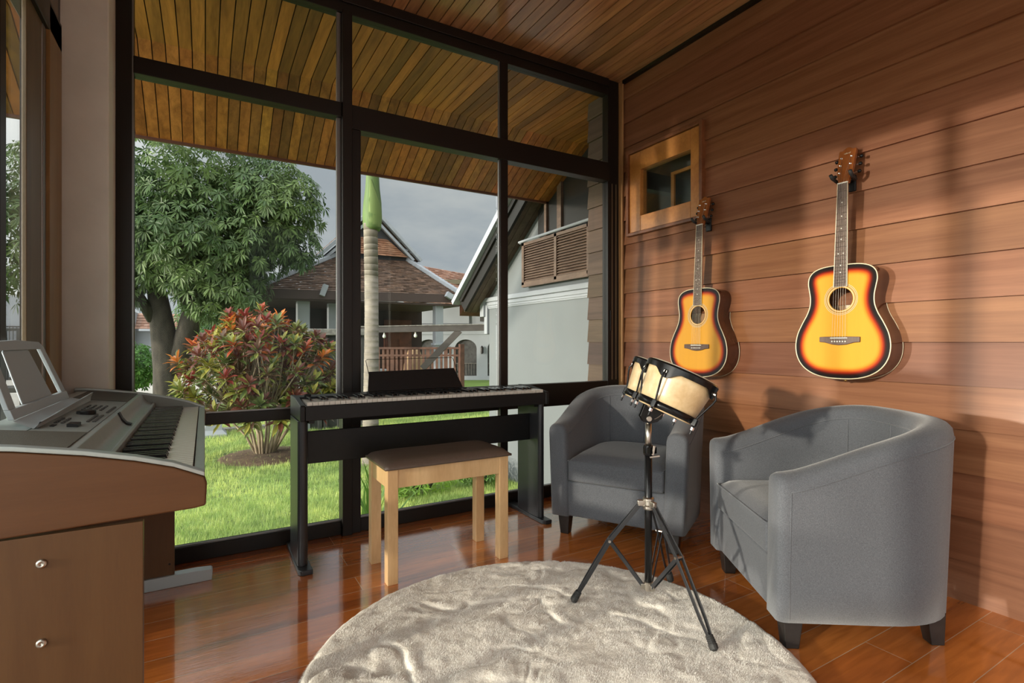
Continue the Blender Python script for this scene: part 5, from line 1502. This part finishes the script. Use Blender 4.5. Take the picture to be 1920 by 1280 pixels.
# walls, posts, door
mb = MB()
mb.box(3.2, 6.55, 17.4, 17.6, -0.3, 2.1)
mb.build('timber_wall', M('dark_timber_wall', (0.028, 0.019, 0.016), 0.8, nscale=3, namt=0.3), pv, world_xyz=True)
mb = MB(); mb.box(5.2, 6.15, 17.33, 17.4, -0.3, 1.75)
for zz in (0.1, 0.7, 1.3): mb.box(5.27, 5.63, 17.31, 17.33, zz, zz + 0.4); mb.box(5.72, 6.08, 17.31, 17.33, zz, zz + 0.4)
mb.build('panelled_door', M('red_brown_door', (0.085, 0.028, 0.014), 0.6, nscale=5, namt=0.3), pv, world_xyz=True)
for (x_, y_, w_) in ((2.20, 14.5, 0.30), (3.02, 14.9, 0.24), (5.88, 14.3, 0.24), (6.05, 18.6, 0.24)):
    MB().box(x_ - w_ / 2, x_ + w_ / 2, y_ - w_ / 2, y_ + w_ / 2, -0.76, 2.08).box(x_ - w_ / 2 - 0.04, x_ + w_ / 2 + 0.04, y_ - w_ / 2 - 0.04, y_ + w_ / 2 + 0.04, 0.9, 0.97).build('column', m_white2, pv, bevel=0.01, world_xyz=True)
MB().box(1.6, 6.2, 13.9, 18.8, -0.76, -0.05).build('deck', m_deck, pv, world_xyz=True)
# left part: near-black slab, the shade of the interior put into its colour
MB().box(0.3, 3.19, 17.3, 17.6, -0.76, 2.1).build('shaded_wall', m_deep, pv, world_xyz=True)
# ridge end caps on the fascia
MB().obox((2.62, 13.95, 2.32), (0.13, 0.14, 0.30), Matrix.Rotation(0.35, 3, 'Y')).obox((6.05, 13.88, 2.33), (0.20, 0.14, 0.16), Matrix.Rotation(0.5, 3, 'Y')).build('white_cap', m_ridge, pv, bevel=0.01, world_xyz=True)

# red roof behind
rf = thing('far_tiled_roof', 'low reddish tiled roof behind the pavilion at its right', 'roof', (9.6, 21, 2.0))
mb = MB()
tiles(mb, (7.2, 19.5, 2.55), (12.0, 19.5, 2.45), (11.5, 22.5, 4.15), (7.4, 22.5, 4.55), 20, (0.24, 0.11, 0.07), (0.36, 0.20, 0.14), 8)
mb.build('roof_slope', m_tile, rf, fixn=False, world_xyz=True)

# beam with brace and bulbs, in front of the pavilion
bm_ = thing('timber_pergola', 'weathered grey beam with a diagonal brace on posts in front of the pavilion', 'pergola', (4.4, 11.4, -0.76))
m_beamd = M('dark_grey_beam', (0.048, 0.042, 0.039), 0.8, nscale=8, namt=0.2)
pa, pb = Vector((2.95, 12.15, 1.27)), Vector((5.75, 10.5, 1.33))
MB().bar(pa, pb, 0.12, 0.13).build('beam', m_beamd, bm_, world_xyz=True, bevel=0.005)
MB().bar(pa + Vector((0, 0, 0.08)), pb + Vector((0, 0, 0.08)), 0.16, 0.018).build('beam_cap', m_coping, bm_, world_xyz=True)
MB().bar(pa.lerp(pb, 0.48) + Vector((0, 0, -0.9)), pa.lerp(pb, 0.74) + Vector((0, 0, -0.05)), 0.10, 0.14).build('brace', m_beamd, bm_, world_xyz=True)
for q in (0.02,): MB().bar(pa.lerp(pb, q) + Vector((0, 0, -2.1)), pa.lerp(pb, q), 0.14, 0.14, up=(1, 0, 0)).build('post', m_beam if q > 0.1 else m_white2, bm_, world_xyz=True)
for q in (0.21, 0.43, 0.72):
    p = pa.lerp(pb, q) + Vector((0, 0, -0.14)); mb = MB()
    mb.lathe([(0.0, -0.055), (0.03, -0.045), (0.04, -0.015), (0.03, 0.02), (0.018, 0.04), (0.018, 0.08)], c=p, n=12)
    mb.build('hanging_bulb', m_bulb, bm_, smooth=True, world_xyz=True)
# brown railing
rl = thing('brown_railing', 'brown vertical board railing in front of the pavilion', 'railing', (4.5, 12.3, -0.1))
ra, rb = Vector((3.55, 12.85, 0.05)), Vector((5.45, 11.75, 0.05))
mb = MB(); mb.bar(ra + Vector((0, 0, 0.80)), rb + Vector((0, 0, 0.80)), 0.07, 0.05); mb.bar(ra + Vector((0, 0, 0.08)), rb + Vector((0, 0, 0.08)), 0.05, 0.06); mb.bar(ra + Vector((0, 0, 0.62)), rb + Vector((0, 0, 0.62)), 0.04, 0.05)
mb.build('rail', m_deck, rl, world_xyz=True)
sl_ = None; N = 20
for k in range(N):
    p = ra.lerp(rb, (k + 0.5) / N)
    q = MB().bar(p + Vector((0, 0, 0.0)), p + Vector((0, 0, 0.80)), 0.055 if k % 4 else 0.09, 0.02, up=(rb - ra).normalized().cross(Vector((0, 0, 1))))
    q.build('board', m_deck, rl, world_xyz=True)
for e_ in (ra, rb): MB().bar(e_ + Vector((0, 0, -0.8)), e_ + Vector((0, 0, 0.9)), 0.11, 0.11, up=(1, 0, 0)).build('post', m_deck, rl, world_xyz=True)
# carved wooden seat shapes and white chest on the deck
def simple(name, label, cat, mb_, mat, loc=None, **k):
    o = mb_.build(name, mat, None, **k); tag(o, label, cat); return o
simple('white_chest', 'white box standing behind the left end of the brown railing', 'box', MB().box(3.50, 4.06, 13.25, 13.6, -0.76, 0.30), m_white2, bevel=0.01)
simple('wooden_stump_stool', 'tapered tan wooden block behind the brown railing', 'stool', MB().lathe([(0.32, -0.76), (0.30, -0.05), (0.26, 0.4), (0.16, 0.78), (0.14, 0.80)], c=(4.75, 13.2, 0), n=20), M('tan_wood', (0.30, 0.19, 0.10), 0.7, nscale=4, namt=0.3), smooth=True)
# grey fence with coping at the left of the mullion
fn = thing('garden_fence', 'dark grey panel fence with stone coping left of the mullion', 'fence', (2.3, 11.2, -0.76))
fa, fb_ = Vector((1.70, 11.1, 0)), Vector((3.0, 10.9, 0))
MB().bar(fa + Vector((0, 0, 1.20)), fb_ + Vector((0, 0, 1.20)), 0.34, 0.13).build('coping', m_coping, fn, world_xyz=True, bevel=0.015)
MB().bar(fa + Vector((0, 0, 0.2)), fb_ + Vector((0, 0, 0.2)), 0.06, 1.9).build('panel', m_fence, fn, world_xyz=True)
for q in (0.02, 0.22, 0.30, 0.50, 0.62, 0.86):
    p = fa.lerp(fb_, q); MB().box(p.x - 0.035, p.x + 0.035, p.y - 0.10, p.y, -0.76, 1.13).build('slat', m_fence, fn, world_xyz=True)
MB().box(1.62, 1.80, 11.0, 11.2, -0.76, 1.12).build('white_post', m_white2, fn, world_xyz=True)
MB().box(2.45, 2.62, 10.86, 10.9, -0.3, 0.95).build('lattice_panel', M('lattice', (0.16, 0.17, 0.18), 0.6, nscale=40, namt=0.6), fn, world_xyz=True)

# white arcade building far right
ab = thing('arcade_building', 'white building with arched openings behind the railing at the right', 'building', (10.5, 22, -0.76))
XA, YA = 10.4, 21.7
def AB(u, z, d): return tuple(Vector((8.2, 23.0, 0)) + Vector((0.857, -0.515, 0)) * u + Vector((0.515, 0.857, 0)) * d + Vector((0, 0, z)))
def arch(u0, u1, z0, zs, n=10):
    c = (u0 + u1) / 2; r_ = (u1 - u0) / 2
    return [(u0, z0), (u1, z0)] + [(c + r_ * cos(pi * k / n), zs + r_ * 0.75 * sin(pi * k / n)) for k in range(n + 1)]
mb = MB()
fr_pts = [(-0.2, 1.30)]
mb.prism([(-3.2, -0.9), (6, -0.9), (6, 3.6), (-3.2, 3.6)], AB, 0.12, 0.4)
mb.build('wall', m_white2, ab, world_xyz=True)
# face layer with arches cut as piers and spandrels
ars = [(1.95, 2.95), (3.45, 4.45), (0.25, 1.25)]
mb = MB()
for (u0, u1) in ars:
    pts = [(u0, 0.7)] + [((u0 + u1) / 2 - (u1 - u0) / 2 * cos(pi * k / 12), 0.7 + 0.42 * sin(pi * k / 12)) for k in range(13)] + [(u1, 1.35), (u0, 1.35)]
    mb.prism([p for i, p in enumerate(pts) if i != 0], AB, -0.02, 0.12)
for (u0, u1) in ((-3.2, 0.25), (1.25, 1.95), (2.95, 3.45), (4.45, 6)): mb.prism([(u0, -0.9), (u1, -0.9), (u1, 1.35), (u0, 1.35)], AB, -0.02, 0.12)
mb.prism([(-3.2, -0.9), (6, -0.9), (6, -0.55), (-3.2, -0.55)], AB, -0.03, 0.12)
mb.prism([(-3.2, 1.35), (6, 1.35), (6, 1.75), (-3.2, 1.75)], AB, -0.06, 0.12)
mb.prism([(-3.2, 1.60), (6, 1.60), (6, 1.70), (-3.2, 1.70)], AB, -0.16, 0.12)
mb.prism([(-0.4, 1.85), (2.6, 1.85), (2.6, 3.5), (-0.4, 3.5)], AB, 0.02, 0.12)
mb.build('arcade_front', m_white2, ab, world_xyz=True)
for (u0, u1) in ars:
    MB().prism([(u0, -0.55), (u1, -0.55), (u1, 1.3), (u0, 1.3)], AB, 0.10, 0.118).build('dark_opening', m_fence, ab, world_xyz=True)
    g_ = MB()
    for k in range(9): g_.bar(AB(u0 + (u1 - u0) * k / 8, -0.5, 0.03), AB(u0 + (u1 - u0) * k / 8, 0.02, 0.03), 0.02, 0.02, up=(1, 0, 0))
    g_.bar(AB(u0, 0.02, 0.03), AB(u1, 0.02, 0.03), 0.03, 0.03); g_.build('balustrade', m_beam, ab, world_xyz=True)
for (u0, u1) in ((-1.6, -0.75), (3.1, 3.6)):
    MB().prism([(u0, 1.95), (u1, 1.95), (u1, 3.2), (u0, 3.2)], AB, 0.05, 0.11).build('window', m_fence, ab, world_xyz=True)
for u in (1.62, 3.2): MB().lathe([(0.0, 0.45), (0.07, 0.5), (0.07, 0.75), (0.0, 0.85)], c=AB(u, 0, -0.1), n=8).build('wall_lantern', m_black, ab, world_xyz=True)
MB().prism([(-4, 3.55), (6.5, 3.55), (6.5, 3.75), (-4, 3.75)], AB, -0.9, 0.4).build('eave', M('olive_soffit', (0.09, 0.08, 0.05), 0.8), ab, world_xyz=True)
# curved white garden wall below
cw = MB(); q = [Vector(AB(1.3, -0.3, -3.0)), Vector(AB(1.6, -0.45, -3.2)), Vector(AB(1.9, -0.75, -3.3)), Vector(AB(2.4, -0.9, -3.3))]
cw.tube(q, 0.12, 8)
simple('curved_wall', 'low curved white garden wall below the arcade', 'wall', cw, m_white2, smooth=True)

# white building far left behind the tree
wb = thing('white_house', 'white house with an arched opening behind the tree trunk', 'house', (-3.5, 34, -0.76))
MB().box(-7.0, -3.2, 34, 36, -0.76, 2.6).box(-3.2, -1.6, 34.6, 36, -0.76, 1.6).build('wall', m_white2, wb, world_xyz=True)
MB().prism([(-4.2 + 0.7 * cos(pi * k / 12), 0.4 + 0.9 * sin(pi * k / 12)) for k in range(13)] + [(-4.9, -0.7), (-3.5, -0.7)], lambda x_, z_, d: (x_, d, z_), 33.93, 33.99).build('arched_opening', m_beam, wb, world_xyz=True)
mb = MB(); tiles(mb, (-3.3, 34.0, 1.7), (-1.2, 34.0, 1.7), (-1.2, 35.6, 2.6), (-3.3, 35.6, 2.6), 6, (0.3, 0.15, 0.1), (0.4, 0.24, 0.18), 12)
mb.build('low_roof', m_tile, wb, fixn=False, world_xyz=True)
MB().box(-9.5, -7.2, 33.5, 36, -0.76, 3.2).box(-9.4, -7.6, 33.3, 33.5, 0.9, 1.0).build('side_wing', m_white2, wb, world_xyz=True)
gmb = MB()
for k in range(14): gmb.box(-9.4 + 0.13 * k, -9.37 + 0.13 * k, 33.3, 33.33, 1.0, 1.7)
gmb.box(-9.4, -7.6, 33.3, 33.34, 1.7, 1.76); gmb.build('balcony_railing', m_fence, wb, world_xyz=True)

# dark leaning slatted chair-back outside the left door
ch = thing('slatted_garden_chair', 'dark slatted garden chair seen through the left glass door', 'chair', (-1.85, 7.9, -0.76))
mb = MB()
def cp(u, v): return Vector((-0.18 + u - 0.06 * v, 0.12 * v, 1.35 + v))
w_, h_ = 0.36, 0.55
for a, b in (((0, 0), (w_, 0)), ((0, h_), (w_, h_)), ((0, 0), (0, h_)), ((w_, 0), (w_, h_)), ((0.12, 0), (0.12, h_)), ((0.24, 0), (0.24, h_)), ((0.12, 0.25), (0.24, 0.25)), ((0.24, 0.3), (w_, 0.1))):
    mb.bar(cp(*a), cp(*b), 0.03, 0.04, up=(0, 1, 0))
mb.build('backrest', m_fence, ch)
mb = MB().box(-0.2, 0.2, -0.4, 0.05, 1.22, 1.27); mb.build('seat', m_fence, ch)
for (lx, ly) in ((-0.18, -0.38), (0.18, -0.38), (-0.18, 0.03), (0.18, 0.03)):
    MB().box(lx - 0.02, lx + 0.02, ly - 0.02, ly + 0.02, 0, 1.35 if ly > 0 else 1.22).build('leg', m_fence, ch)

# white lamp pedestal and kerb near the shrub
MB().box(-1.6, 1.1, 11.6, 11.85, -0.80, -0.69).build('trim_3', m_coping)['kind'] = 'structure'
pd = thing('white_pedestal', 'white flared pedestal on the kerb left of the red leaved shrub', 'pedestal', (0.14, 11.3, -0.76))
MB().loft([[(s * w, t * w, z) for s, t in ((-1, -1), (1, -1), (1, 1), (-1, 1))] for w, z in ((0.22, 0.0), (0.22, 0.05), (0.15, 0.12), (0.12, 0.35), (0.13, 0.50))]).build('base', m_white2, pd, bevel=0.01)
MB().lathe([(0.05, 0.5), (0.04, 0.7), (0.09, 0.75), (0.0, 0.8)], n=16).build('cap', m_white2, pd, smooth=True)
